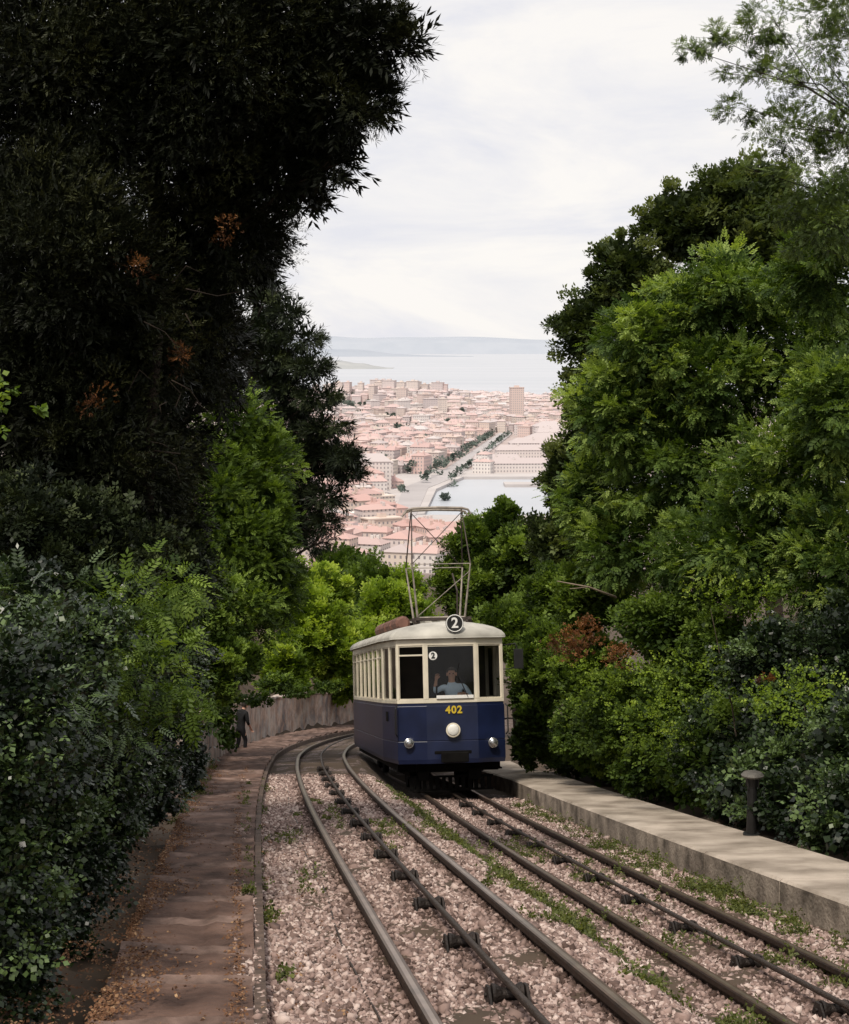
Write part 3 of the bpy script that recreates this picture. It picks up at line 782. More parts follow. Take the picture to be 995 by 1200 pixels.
for s_, k in ((-1, 'l'), (1, 'r')):
    J[k + 'hip'] = ((dx + s_ * .10, dy0 + .10, 1.45), .085); J[k + 'knee'] = ((dx + s_ * .13, dy0 - .22, 1.42), .062); J[k + 'ank'] = ((dx + s_ * .13, dy0 - .14, 1.02), .042); J[k + 'toe'] = ((dx + s_ * .13, dy0 - .28, .97), .036)
    E += [('pelvis', k + 'hip'), (k + 'hip', k + 'knee'), (k + 'knee', k + 'ank'), (k + 'ank', k + 'toe')]
def pickd(k):
    if k in ('neck', 'head', 'crown') or k[1:] in ('wrist', 'palm', 'th', 'tt') or (len(k) == 3 and k[1] in 'kmt'): return 1
    if k[1:] in ('el',): return 0
    if k[0] in 'lr' or k == 'pelvis': return 2
    return 0
drv = skin_body('person', J, E, 'pelvis', [M_shirt, M_skin, M_trous], pickd); drv.matrix_world = TM
tag(drv, 'tram driver in light blue shirt seated at the controls', 'person')
head_bits(drv, (dx + lx, dy0 - .05, 2.22), (-.15, -1, 0), M_hairg)
mb = MB(); mb.box((dx, dy0 + .20, 1.34), (.2, .2, .04)); mb.box((dx, dy0 + .40, 1.60), (.2, .03, .25)); mb.tube([(dx, dy0 + .20, .93), (dx, dy0 + .20, 1.31)], .04, 10); mb.obj('driver_seat', M_seat, tram, bevel=.02)
mb = MB(); mb.box((-.24, .28, 1.35), (.14, .10, .42)); mb.tube([(-.24, .28, 1.77), (-.24, .28, 1.9), (-.24, .24, 2.0)], .018, 8); mb.obj('controller', M_under, tram, bevel=.02)

ws = at(283, 889, 38.2); ws[2] = float(ZL(38.2)) - .14
S_ = .78
J = {}; E = []
def V_(x, y, z): return (x * S_, y * S_, z * S_)
J['pelvis'] = (V_(0, .03, .90), (.15 * S_, .11 * S_)); J['waist'] = (V_(0, 0, 1.06), (.12 * S_, .10 * S_)); J['chest'] = (V_(0, -.06, 1.28), (.16 * S_, .11 * S_))
J['neckb'] = (V_(0, -.10, 1.41), .06); J['neck'] = (V_(0, -.13, 1.46), .045); J['head'] = (V_(0, -.17, 1.56), .078); J['crown'] = (V_(0, -.17, 1.65), .06)
E += [('pelvis', 'waist'), ('waist', 'chest'), ('chest', 'neckb'), ('neckb', 'neck'), ('neck', 'head'), ('head', 'crown')]
for s_, k in ((-1, 'a'), (1, 'b')):
    J[k + 'sh'] = (V_(s_ * .19, -.07, 1.35), .055); J[k + 'el'] = (V_(s_ * .25, -.05, 1.08), .042); wr = V_(s_ * .20, -.20, .90); J[k + 'wrist'] = (wr, .027)
    E += [('chest', k + 'sh'), (k + 'sh', k + 'el'), (k + 'el', k + 'wrist')]; hand(J, E, s_, wr, (0, -.4, -.9), (0, 1, 0), k)
    q = {-1: 'l', 1: 'r'}[s_]
    J[q + 'hip'] = (V_(s_ * .09, .03, .84), .08); J[q + 'knee'] = (V_(s_ * .10, -.04 + s_ * .05, .48), .055); J[q + 'ank'] = (V_(s_ * .10, .04 + s_ * .09, .09), .04); J[q + 'toe'] = (V_(s_ * .11, -.09 + s_ * .09, .04), .035)
    E += [('pelvis', q + 'hip'), (q + 'hip', q + 'knee'), (q + 'knee', q + 'ank'), (q + 'ank', q + 'toe')]
ped = skin_body('person', J, E, 'pelvis', [M_black, M_skin, M_trous], pickd); ped.location = Vector(ws); ped.rotation_euler = (0, 0, 2.4)
tag(ped, 'person in black clothes standing by the old wall', 'person')
head_bits(ped, V_(0, -.17, 1.57), (0, -1, 0), M_hair, .92)

# ------------------------------------------------------------------ vegetation
conA = [B(60, 90, 16, 180, 190), B(230, 50, 16, 150, 150), B(360, 20, 16, 90, 70), B(425, 46, 16, 60, 46), B(470, 52, 16, 30, 24), B(390, 120, 16, 60, 60), B(435, 112, 16, 34, 28), B(325, 170, 16.5, 82, 80), B(250, 250, 17, 95, 110), B(290, 290, 17.5, 38, 42),
        B(205, 380, 17, 75, 110), B(190, 500, 17, 55, 110), B(385, 192, 16, 32, 18), B(356, 228, 16.4, 24, 20), B(255, 420, 18, 34, 70)]
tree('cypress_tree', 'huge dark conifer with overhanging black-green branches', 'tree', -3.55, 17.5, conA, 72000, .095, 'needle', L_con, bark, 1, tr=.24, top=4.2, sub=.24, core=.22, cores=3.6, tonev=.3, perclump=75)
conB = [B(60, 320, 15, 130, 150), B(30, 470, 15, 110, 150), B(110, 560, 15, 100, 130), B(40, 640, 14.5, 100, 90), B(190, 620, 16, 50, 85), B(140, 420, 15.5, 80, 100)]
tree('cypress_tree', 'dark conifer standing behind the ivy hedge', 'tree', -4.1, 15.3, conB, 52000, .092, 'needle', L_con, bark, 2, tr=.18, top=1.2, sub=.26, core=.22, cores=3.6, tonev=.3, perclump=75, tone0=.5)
M_snag = mat('snag_bark', (.022, .014, .009), .95, var=.5, scale=9, bump=.8)  # very dark brown bark for the bare trunk and twigs
rgt = np.random.default_rng(31); mb = MB()
for k in range(30):
    s_ = at(rgt.uniform(60, 240), rgt.uniform(330, 640), 14.5); d_ = runit(rgt, 1)[0] * np.array([1, .2, .7]); L_ = rgt.uniform(.2, .6)
    m_ = s_ + d_ * L_ * .5 + rgt.normal(0, .05, 3); mb.tube([s_, m_, s_ + d_ * L_ + np.array([0, 0, -.08])], [.006, .004, .0015], 5)
mb.tube([at(172, 600, 14.9), at(176, 500, 15.0), at(184, 410, 15.2), at(190, 340, 15.8)], [.06, .055, .05, .04], 9)
e = empty('conifer_snag', at(172, 600, 14.9)); tag(e, 'brown bare trunk and dry twigs inside the dark conifer', 'tree')
mb.obj('trunk', M_snag, e, smooth=True, origin=at(172, 600, 14.9))
tree('dead_branch', 'rust coloured dead twigs hanging among the dark conifer', 'branch', -3.3, 16.2, [B(160, 325, 14.5, 16, 24, .2), B(265, 268, 14.8, 14, 20, .2), B(205, 130, 14.5, 10, 16, .2), B(178, 628, 14.2, 8, 8, .1), B(110, 480, 14., 14, 30, .2), B(215, 420, 15., 12, 22, .2)], 420, .05, 'needle', L_dry, bark, 44, tr=.03, top=.8, core=0, limbs=False, sub=.9, perclump=24, tone0=.25)
ced = []
for (py, xl, xr) in [(335, 300, 335), (362, 285, 355), (392, 280, 378), (425, 285, 388), (460, 290, 400), (495, 300, 405), (528, 300, 425), (545, 350, 425), (575, 310, 410), (605, 320, 405), (630, 330, 385)]:
    m_ = (xl + xr) / 2; h = (xr - xl) / 2
    ced.append(B(m_ - h * .4, py - 4, 45, h * .62, 12, h * .03)); ced.append(B(m_ + h * .5, py + 6, 44, h * .52, 7, h * .02))
tree('cedar_tree', 'dark layered cedar with drooping branches', 'tree', -5.7, 45, ced, 13500, .22, 'needle', L_ced, bark_dark, 3, tr=.3, top=2.0, sub=.7, droop=.35, core=.25, tonev=.25, flat=.5, cores=2.6, perclump=45)
tree('broadleaf_tree', 'mid green leafy tree below the cedar', 'tree', -6.0, 35, [B(270, 500, 35, 45, 50), B(300, 560, 35, 48, 60), B(290, 640, 34, 55, 60), B(250, 590, 34, 50, 80), B(270, 720, 33, 60, 60), B(320, 610, 34.5, 25, 60), B(325, 690, 34.5, 30, 50)], 20000, .13, 'spray', L_mid, bark, 4, tr=.16, tonev=.26, tone0=.36, perclump=45)
tree('broadleaf_tree', 'leafy green sapling beside the wall', 'tree', -5.0, 29.5, [B(235, 700, 28.5, 45, 60), B(250, 775, 28, 35, 50), B(215, 640, 29, 35, 50), B(285, 775, 31, 25, 30)], 10000, .11, 'broad', L_mid, bark, 5, tr=.09, tonev=.24, tone0=.45)
tree('creeper', 'ivy and weeds hanging over the old wall', 'climbing plant', -4.6, 30.5, [B(254, 832, 29.5, 20, 26, .3), B(262, 862, 30.5, 10, 22, .2), B(300, 818, 36.5, 24, 9, .3), B(345, 810, 46, 28, 8, .4), B(385, 804, 54, 22, 8, .4), B(268, 830, 34, 13, 26, .3), B(272, 862, 35, 7, 24, .2), B(322, 800, 42, 25, 12, .4)], 3600, .09, 'ivy', L_mid, bark, 34, tr=.02, limbs=False, parts=('stem', 'foliage'), tone0=.38, core=.2, perclump=30)
tree('broadleaf_tree', 'bright yellow-green shrub tree behind the wall', 'tree', -7.5, 57, [B(365, 740, 56, 40, 55), B(345, 700, 57, 30, 45), B(385, 700, 58, 32, 38), B(330, 780, 54, 35, 30), B(395, 765, 56, 35, 40)], 11000, .20, 'broad', L_bri, bark, 6, tr=.15, tone0=.5, tonev=.27, perclump=50)
tree('broadleaf_tree', 'round green tree behind the tram roof', 'tree', -3.5, 76, [B(400, 665, 76, 42, 30), B(390, 700, 75, 55, 40), B(440, 690, 72, 40, 35), B(430, 740, 70, 50, 50)], 8500, .25, 'broad', L_mid, bark, 7, tr=.2, tone0=.3, perclump=50)
tree('broadleaf_tree', 'bright leafy tree beyond the tram', 'tree', -1.8, 66, [B(455, 715, 64, 36, 38), B(430, 770, 62, 45, 40), B(475, 690, 66, 26, 26), B(490, 740, 64, 30, 40), B(405, 790, 60, 35, 30)], 9500, .21, 'broad', L_bri, bark, 8, tr=.15, tone0=.36, perclump=50)
tree('broadleaf_tree', 'green tree beside the pantograph', 'tree', 3.2, 52, [B(562, 640, 52, 36, 38), B(590, 612, 52, 26, 26), B(535, 690, 52, 28, 36), B(580, 690, 51, 40, 45), B(615, 650, 50, 35, 40), B(600, 740, 48, 40, 40)], 14500, .18, 'broad', L_mid, bark_dark, 9, tr=.2, tone0=.34, perclump=50)
# right side trees
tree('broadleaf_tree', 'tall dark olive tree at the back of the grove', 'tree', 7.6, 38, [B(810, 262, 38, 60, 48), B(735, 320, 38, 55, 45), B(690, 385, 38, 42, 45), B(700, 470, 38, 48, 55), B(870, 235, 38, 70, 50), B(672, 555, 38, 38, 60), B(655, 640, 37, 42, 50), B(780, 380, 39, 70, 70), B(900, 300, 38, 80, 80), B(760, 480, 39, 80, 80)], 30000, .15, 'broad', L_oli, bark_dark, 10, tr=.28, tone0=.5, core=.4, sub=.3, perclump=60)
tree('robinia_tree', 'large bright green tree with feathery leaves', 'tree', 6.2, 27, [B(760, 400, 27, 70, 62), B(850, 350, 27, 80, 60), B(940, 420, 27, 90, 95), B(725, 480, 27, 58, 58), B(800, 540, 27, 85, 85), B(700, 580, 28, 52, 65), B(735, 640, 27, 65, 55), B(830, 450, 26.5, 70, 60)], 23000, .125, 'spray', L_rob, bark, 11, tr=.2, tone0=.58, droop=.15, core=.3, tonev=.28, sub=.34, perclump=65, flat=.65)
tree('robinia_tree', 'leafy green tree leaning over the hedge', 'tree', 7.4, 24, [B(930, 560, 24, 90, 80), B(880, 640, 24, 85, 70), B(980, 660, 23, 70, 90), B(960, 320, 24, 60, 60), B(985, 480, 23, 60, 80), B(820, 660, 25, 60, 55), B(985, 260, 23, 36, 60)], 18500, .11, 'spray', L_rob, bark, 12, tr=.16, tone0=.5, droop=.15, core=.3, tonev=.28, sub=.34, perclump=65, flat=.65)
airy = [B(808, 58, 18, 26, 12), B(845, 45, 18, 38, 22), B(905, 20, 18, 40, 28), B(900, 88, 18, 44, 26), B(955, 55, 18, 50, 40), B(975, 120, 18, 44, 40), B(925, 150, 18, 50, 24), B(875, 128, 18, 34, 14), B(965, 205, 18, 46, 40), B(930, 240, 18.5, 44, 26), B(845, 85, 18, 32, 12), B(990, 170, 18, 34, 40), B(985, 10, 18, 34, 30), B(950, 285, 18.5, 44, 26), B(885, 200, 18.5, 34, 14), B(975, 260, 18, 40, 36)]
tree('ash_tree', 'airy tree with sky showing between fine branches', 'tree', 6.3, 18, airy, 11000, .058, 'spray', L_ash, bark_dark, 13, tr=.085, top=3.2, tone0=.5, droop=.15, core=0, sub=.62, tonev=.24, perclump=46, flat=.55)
under = [
    ('bush', 'dark green shrub at the foot of the trees', 7.2, 26, [B(650, 700, 31, 40, 45), B(700, 700, 28, 50, 45), B(640, 780, 29.5, 40, 55), B(690, 780, 28, 50, 45), B(628, 850, 31, 26, 50), B(612, 800, 32.5, 16, 50), B(610, 870, 32.5, 14, 30)], 14000, .11, 'broad', L_mid, .38),
    ('bush', 'tangled climbing shrub beside the concrete pavement', 6.2, 22, [B(780, 740, 25, 70, 50), B(850, 760, 24, 60, 50), B(730, 840, 26, 60, 60), B(790, 840, 24.5, 60, 60), B(685, 860, 28, 40, 45), B(760, 900, 25, 40, 30)], 15000, .095, 'ivy', L_mid, .34),
    ('bush', 'dark ivy covered bush behind the bollard', 6.2, 19.5, [B(850, 870, 23, 60, 62, .9), B(940, 850, 21, 64, 70, .9), B(1000, 880, 18.6, 46, 75, .6), B(910, 780, 21.5, 70, 60), B(985, 770, 20.5, 50, 80), B(925, 920, 20.9, 44, 38, .6)], 16000, .08, 'ivy', L_ivy, .55)]
for k, (nm, lb, bx, by, bl, n, sz, tp, lm, t0) in enumerate(under):
    tree(nm, lb, 'bush', bx, by, bl, n, sz, tp, lm, bark_dark, 20 + k, tr=.04, tone0=t0, parts=('stem', 'foliage'), core=.3, tonev=.3, group='bushes along the pavement')
for k, (ya, yb, lm, tp) in enumerate([(12.5, 17.5, L_ivy, 'ivy'), (17.5, 22.5, L_ivy, 'ivy'), (22.5, 28, L_mid, 'ivy'), (28, 34.5, L_mid, 'broad')]):
    bl = []
    rgk = np.random.default_rng(k + 70)
    for y in np.arange(ya, yb, .75):
        x = float(XR(y)) + 2.43 + .60; hh = rgk.uniform(.4, .9)
        bl.append((np.array([x + rgk.uniform(-.08, .15), y, float(ZR(y)) + .12 + hh]), np.array([.58, .65, hh])))
        bl.append((np.array([x + .8, y, float(ZR(y)) + 1.3]), np.array([.7, .8, 1.0])))
    ym = (ya + yb) / 2
    tree('hedge', 'low dense green hedge growing along the concrete pavement', 'hedge', float(XR(ym)) + 3.3, ym, bl, 10000, .062 + .004 * ya * .5, tp, lm, bark_dark, 80 + k, tr=.03, parts=('stem', 'foliage'), core=.4, tonev=.32, tone0=.5 if k < 2 else .42, limbs=False, group='hedge along the pavement', sub=.42)
tree('bush', 'rust brown withered shrub among green leaves', 'bush', 4.6, 26.5, [B(668, 752, 25.6, 30, 20), B(690, 735, 25.8, 14, 12), B(905, 800, 18.2, 16, 10), B(725, 770, 24.5, 18, 14)], 900, .055, 'broad', L_dry, bark, 30, tr=.02, core=0, limbs=False, parts=('stem', 'foliage'), perclump=14, sub=.8, tone0=.3)
tree('bush', 'light green creeper leaves on top of the hedge', 'bush', 4.5, 21, [B(800, 790, 21.5, 70, 34), B(860, 700, 23, 70, 26), B(700, 800, 25, 46, 34), B(930, 820, 18, 60, 34), B(650, 760, 28, 30, 20), B(760, 850, 22.5, 60, 30)], 2600, .06, 'ivy', L_bri, bark, 31, tr=.02, core=0, limbs=False, parts=('stem', 'foliage'), tone0=.25, perclump=9, sub=.7)
o_ = MB(); a_ = at(722, 700, 26); b_ = at(690, 688, 25.6); c_ = at(653, 681, 25.4); d_ = at(668, 690, 25.3)
o_.tube([a_, b_, c_], [.022, .015, .006], 6); o_.tube([b_, d_], [.010, .005], 5)
tag(o_.obj('dead_branch', mat('dead_wood', (.26, .20, .15), .9, var=.3, scale=9), smooth=True), 'pale dead branch caught in the green foliage', 'branch')
# left hedge
hed = [
    (-2.6, 7.5, [B(-60, 1010, 7.6, 130, 240, .6), B(-20, 830, 8.0, 120, 150, .6), B(20, 1130, 8.2, 56, 90, .4)], 10500, .050),
    (-2.9, 10, [B(30, 860, 9.8, 100, 150, .8), B(45, 1010, 10, 88, 140, .7), B(60, 750, 10.5, 90, 70, .8), B(20, 690, 10.8, 60, 40, .6)], 12500, .056),
    (-3.2, 13, [B(95, 880, 12.6, 90, 130, .9), B(105, 780, 13, 90, 80, .9), B(108, 980, 13, 60, 70, .6), B(120, 700, 13.2, 50, 40, .6)], 11500, .062),
    (-3.6, 17, [B(160, 860, 16.8, 62, 90, 1.0), B(165, 780, 17.5, 65, 70, 1.0), B(180, 920, 17.4, 40, 50, .7), B(190, 710, 17.5, 40, 50, .8)], 11000, .070),
    (-4.2, 22, [B(200, 850, 22, 42, 65, 1.1), B(205, 770, 22.5, 42, 60, 1.1), B(215, 900, 22.5, 26, 35, .8)], 8000, .08)]
for k, (bx, by, bl, n, sz) in enumerate(hed):
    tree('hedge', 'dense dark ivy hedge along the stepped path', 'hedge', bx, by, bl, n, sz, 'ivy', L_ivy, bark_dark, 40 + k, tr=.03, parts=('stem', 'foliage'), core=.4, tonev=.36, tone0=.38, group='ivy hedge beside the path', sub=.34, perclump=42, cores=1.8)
tree('bush', 'dark wild shrub between the hedge and the conifers', 'bush', -3.9, 14.5, [B(50, 660, 13.6, 90, 50, .6), B(140, 650, 14.2, 60, 55, .6), B(210, 670, 15.5, 45, 60, .7), B(20, 600, 13.4, 60, 50, .5), B(100, 600, 13.9, 40, 40, .5)], 6500, .07, 'broad', L_ced, bark_dark, 55, tr=.04, parts=('stem', 'foliage'), core=.1, tonev=.3, tone0=.4, sub=.6, perclump=30)
tree('tree_of_heaven', 'sapling with long feathery green leaves over the hedge', 'sapling', -2.9, 12, [B(190, 790, 11.6, 50, 45, .4), B(150, 725, 11.8, 60, 36, .4), B(215, 840, 11.5, 26, 25, .3), B(120, 790, 11.2, 50, 40, .4), B(190, 690, 12.5, 46, 36, .4)], 620, .14, 'pinnate', L_mid, bark, 50, tr=.03, core=0, tonev=.26, tone0=.28, droop=.6, sub=.7, perclump=7)
tree('tree_of_heaven', 'young shoots with long green leaves reaching up from ivy', 'sapling', -3.0, 9.5, [B(20, 700, 9.0, 40, 30, .3), B(80, 700, 9.8, 40, 40, .3), B(70, 830, 8.8, 60, 60, .3), B(130, 870, 10.8, 46, 60, .3)], 260, .10, 'pinnate', L_ivy, bark, 52, tr=.02, core=0, tonev=.26, tone0=.6, droop=.4, sub=.8, perclump=5)
tree('creeper', 'pale green leaves hanging at the edge of the dark conifer', 'climbing plant', -2.9, 9.6, [B(4, 455, 9, 24, 12, .2), B(38, 472, 9, 16, 8, .2), B(2, 500, 9, 12, 40, .2), B(-6, 430, 9, 12, 20, .2)], 70, .062, 'ivy', L_rob, bark, 51, tr=.012, core=0, tone0=.5, perclump=5, limbs=False)

def scatter_cover(name, label, cat, pts, size, tpl, m, seed, up=1.0, tone0=.5):
    rg = np.random.default_rng(seed); P = np.array(pts); n = len(P)
    D = runit(rg, n); D[:, 2] = abs(D[:, 2]) * up + .15 * up; D /= np.linalg.norm(D, axis=1)[:, None]
    U = np.tile(np.array([0, 0, 1.]), (n, 1)) + rg.normal(0, .3, (n, 3))
    Yv = np.cross(U, D); Yv /= np.linalg.norm(Yv, axis=1)[:, None] + 1e-9; Zv = np.cross(D, Yv)
    tp = TPL[tpl]; k = len(tp); S = size * rg.uniform(.5, 1.4, n)
    V = (P[:, None, :] + S[:, None, None] * (tp[None, :, 0, None] * D[:, None, :] + tp[None, :, 1, None] * Yv[:, None, :] + tp[None, :, 2, None] * Zv[:, None, :])).reshape(-1, 3)
    tone = np.clip(tone0 + rg.normal(0, .2, n * k // 4), 0, 1)
    ob = quadmesh(name, V, np.arange(n * k).reshape(-1, 4), tone, m); ob['kind'] = 'stuff'; tag(ob, label, cat)
rg = np.random.default_rng(77)
def bedz(y, t): return ZL(y) - BZ - (ZL(y) - ZR(y)) * smooth(.75, 1.6, t)
pts = []
patches = [(1.25, 13.8, .24, 1.2, 1700), (1.2, 18, .24, 2.2, 1500), (1.15, 11.3, .18, .7, 420), (3.35, 19, .16, 3.0, 1300), (3.3, 14.6, .16, 1.2, 800), (3.4, 25, .12, 2.5, 700), (1.2, 23, .15, 2, 700), (3.42, 15.9, .13, .3, 800),
           (2.15, 19, .14, 2.5, 420), (2.6, 17, .14, 2, 300), (0.25, 17, .1, 3, 260), (-.25, 20, .1, 3, 200), (-.85, 18, .1, 4, 160), (1.75, 9.6, .08, .25, 220), (1.1, 9.3, .10, .25, 220), (-1.22, 22, .05, 7, 500), (-1.25, 13, .05, 3, 260), (2.35, 12.2, .3, 1.2, 260), (3.0, 11.8, .1, .5, 160), (1.2, 26, .2, 1.5, 300), (-2.1, 24, .05, 6, 350), (3.55, 12, .06, 1.5, 350)]
for t, y, st, sy, n in patches:
    nc = max(3, n // 28); cy = y + rg.normal(0, sy * .6, nc); ct = t + rg.normal(0, st, nc); cr = rg.uniform(.5, 1.8, nc)
    for i in range(n):
        j = rg.integers(0, nc); a = cy[j] + rg.normal(0, .07) * cr[j]; b = min(ct[j] + rg.normal(0, .045) * cr[j], 3.6)
        zz = float(bedz(a, b)) if b > -1.3 else float(ZL(a)) + .03
        pts.append((float(XL(a)) + b, a, zz + abs(rg.normal(0, .04)) * cr[j]))
scatter_cover('weeds', 'low green weeds growing through the ballast', 'weeds', pts, .046, 'broad', leafmat('weed_leaf', (.03, .04, .012), (.105, .125, .036), (.23, .25, .085), .3), 5, 1.2, .42)
pts = []
for i in range(6500):
    y = 5.5 * (30 / 5.5) ** rg.uniform(0, 1)
    u_ = rg.uniform()
    t = -2.12 + abs(rg.normal(0, .10)) * (1 + .8 * math.sin(y * 1.7)) if u_ < .5 else -2.3 - rg.uniform(-.15, .5)
    if u_ > .95: t = rg.uniform(-2.1, -.7)
    elif u_ > .85: t = -1.40 - abs(rg.normal(0, .05))
    x = float(XL(y)) + t
    z = float(ZL(y)) + (.05 if t > -2.12 else .0) + (0 if t < -1.3 else -.08)
    pts.append((x, y, max(z, float(ground_z(x, y)) + .01) + rg.uniform(.0, .03)))
scatter_cover('leaf_litter', 'dry fallen leaves gathered along the path edge', 'fallen leaves', pts, .031, 'ivy', leafmat('litter', (.045, .02, .01), (.16, .078, .04), (.42, .27, .15), 0, .8), 6, .2, .42)

# ------------------------------------------------------------------ far: sea, quays, city, hills
m, nt, p, o = newmat('sea_water')
tc = N(nt, 'ShaderNodeTexCoord'); mp = N(nt, 'ShaderNodeMapping'); mp.inputs['Scale'].default_value = (.0006, .003, 1); nt.links.new(tc.outputs['Object'], mp.inputs[0])
no = N(nt, 'ShaderNodeTexNoise'); no.inputs['Scale'].default_value = 1.5; no.inputs['Detail'].default_value = 5; nt.links.new(mp.outputs[0], no.inputs['Vector'])
r = N(nt, 'ShaderNodeValToRGB'); r.color_ramp.elements[0].position = .3; r.color_ramp.elements[1].position = .7
r.color_ramp.elements[0].color = (.42, .445, .485, 1); r.color_ramp.elements[1].color = (.50, .515, .55, 1); nt.links.new(no.outputs['Fac'], r.inputs['Fac'])
nt.links.new(r.outputs[0], p.inputs['Base Color']); p.inputs['Roughness'].default_value = .4; p.inputs['Specular IOR Level'].default_value = .35
mb = MB(); mb.add([(-60000, 1000, -119), (60000, 1000, -119), (60000, 88000, -119), (-60000, 88000, -119)], [(0, 1, 2, 3)])
struct(mb.obj('sea', m))
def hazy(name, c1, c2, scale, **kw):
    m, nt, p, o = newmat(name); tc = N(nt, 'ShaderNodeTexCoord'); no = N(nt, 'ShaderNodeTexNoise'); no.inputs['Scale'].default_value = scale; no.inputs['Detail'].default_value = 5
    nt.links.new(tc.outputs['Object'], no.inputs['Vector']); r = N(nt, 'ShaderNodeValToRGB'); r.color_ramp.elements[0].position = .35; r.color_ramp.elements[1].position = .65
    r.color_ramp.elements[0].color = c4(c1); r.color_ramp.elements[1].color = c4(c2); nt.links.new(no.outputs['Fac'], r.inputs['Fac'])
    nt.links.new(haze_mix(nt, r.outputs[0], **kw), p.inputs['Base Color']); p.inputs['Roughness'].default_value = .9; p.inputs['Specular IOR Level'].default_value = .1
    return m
def ridge(name, Y, x0, x1, hfun, depth, m, nseg=160):
    mb = MB(); vs = []; rows = 7
    for i in range(nseg + 1):
        x = x0 + (x1 - x0) * i / nseg; h = hfun(x, i / nseg)
        for j in range(rows):
            a = math.pi * j / (rows - 1); vs.append((x, Y - math.cos(a) * depth, -122 + (h + 3) * math.sin(a) ** .8))
    fs = [(i * rows + j, (i + 1) * rows + j, (i + 1) * rows + j + 1, i * rows + j + 1) for i in range(nseg) for j in range(rows - 1)]
    mb.add(vs, fs); struct(mb.obj(name, m, smooth=True))
rgh = np.random.default_rng(4); ph = rgh.uniform(0, 6, 12)
def wob(x, s): return sum(math.sin(x / s * (k + 1) * 1.7 + ph[k]) / (k + 1) for k in range(7))
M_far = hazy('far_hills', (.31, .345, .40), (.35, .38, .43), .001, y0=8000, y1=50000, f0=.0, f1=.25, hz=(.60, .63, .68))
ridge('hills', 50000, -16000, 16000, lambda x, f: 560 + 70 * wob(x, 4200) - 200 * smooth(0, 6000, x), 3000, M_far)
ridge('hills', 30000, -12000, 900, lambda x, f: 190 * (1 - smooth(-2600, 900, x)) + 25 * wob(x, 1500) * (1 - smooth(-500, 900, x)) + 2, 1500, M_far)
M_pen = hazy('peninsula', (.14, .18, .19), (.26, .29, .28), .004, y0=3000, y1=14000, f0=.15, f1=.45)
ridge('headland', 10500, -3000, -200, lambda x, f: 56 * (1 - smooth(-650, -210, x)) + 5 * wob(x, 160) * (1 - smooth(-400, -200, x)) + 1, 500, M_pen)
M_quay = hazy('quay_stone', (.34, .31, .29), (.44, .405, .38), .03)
mb = MB(); mb.add([(-330, 4350, -121), (420, 3950, -121), (420, 3970, -121), (-330, 4370, -121), (-330, 4352, -115), (420, 3952, -115), (420, 3968, -115), (-330, 4368, -115)], [(0, 1, 5, 4), (1, 2, 6, 5), (2, 3, 7, 6), (3, 0, 4, 7), (4, 5, 6, 7)])
tag(mb.obj('breakwater', M_quay), 'long thin pale breakwater in the bay', 'breakwater')
def slab(name, poly, z0, z1, m):
    mb = MB(); n = len(poly); vs = [(x, y, z0) for x, y in poly] + [(x, y, z1) for x, y in poly]
    mb.add(vs, [tuple(n + i for i in range(n))] + [(i, (i + 1) % n, n + (i + 1) % n, n + i) for i in range(n)]); return mb.obj(name, m)
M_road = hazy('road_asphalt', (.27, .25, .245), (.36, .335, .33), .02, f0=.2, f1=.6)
struct(slab('quay', [(-60, 1090), (0, 1135), (10, 1340), (36, 1470), (150, 1470), (150, 1560), (-60, 1560)], -124, -116.4, M_quay))
struct(slab('quay', [(-60, 1060), (200, 1060), (200, 1122), (-60, 1130)], -124, -116.5, M_quay))
struct(slab('quay', [(70, 1385), (150, 1385), (150, 1410), (70, 1412)], -124, -116.5, M_quay))
struct(slab('road', [(-22, 1100), (-6, 1120), (3, 1345), (32, 1480), (124, 2240), (106, 2250), (12, 1490), (-18, 1350)], -118, -116.1, M_road))

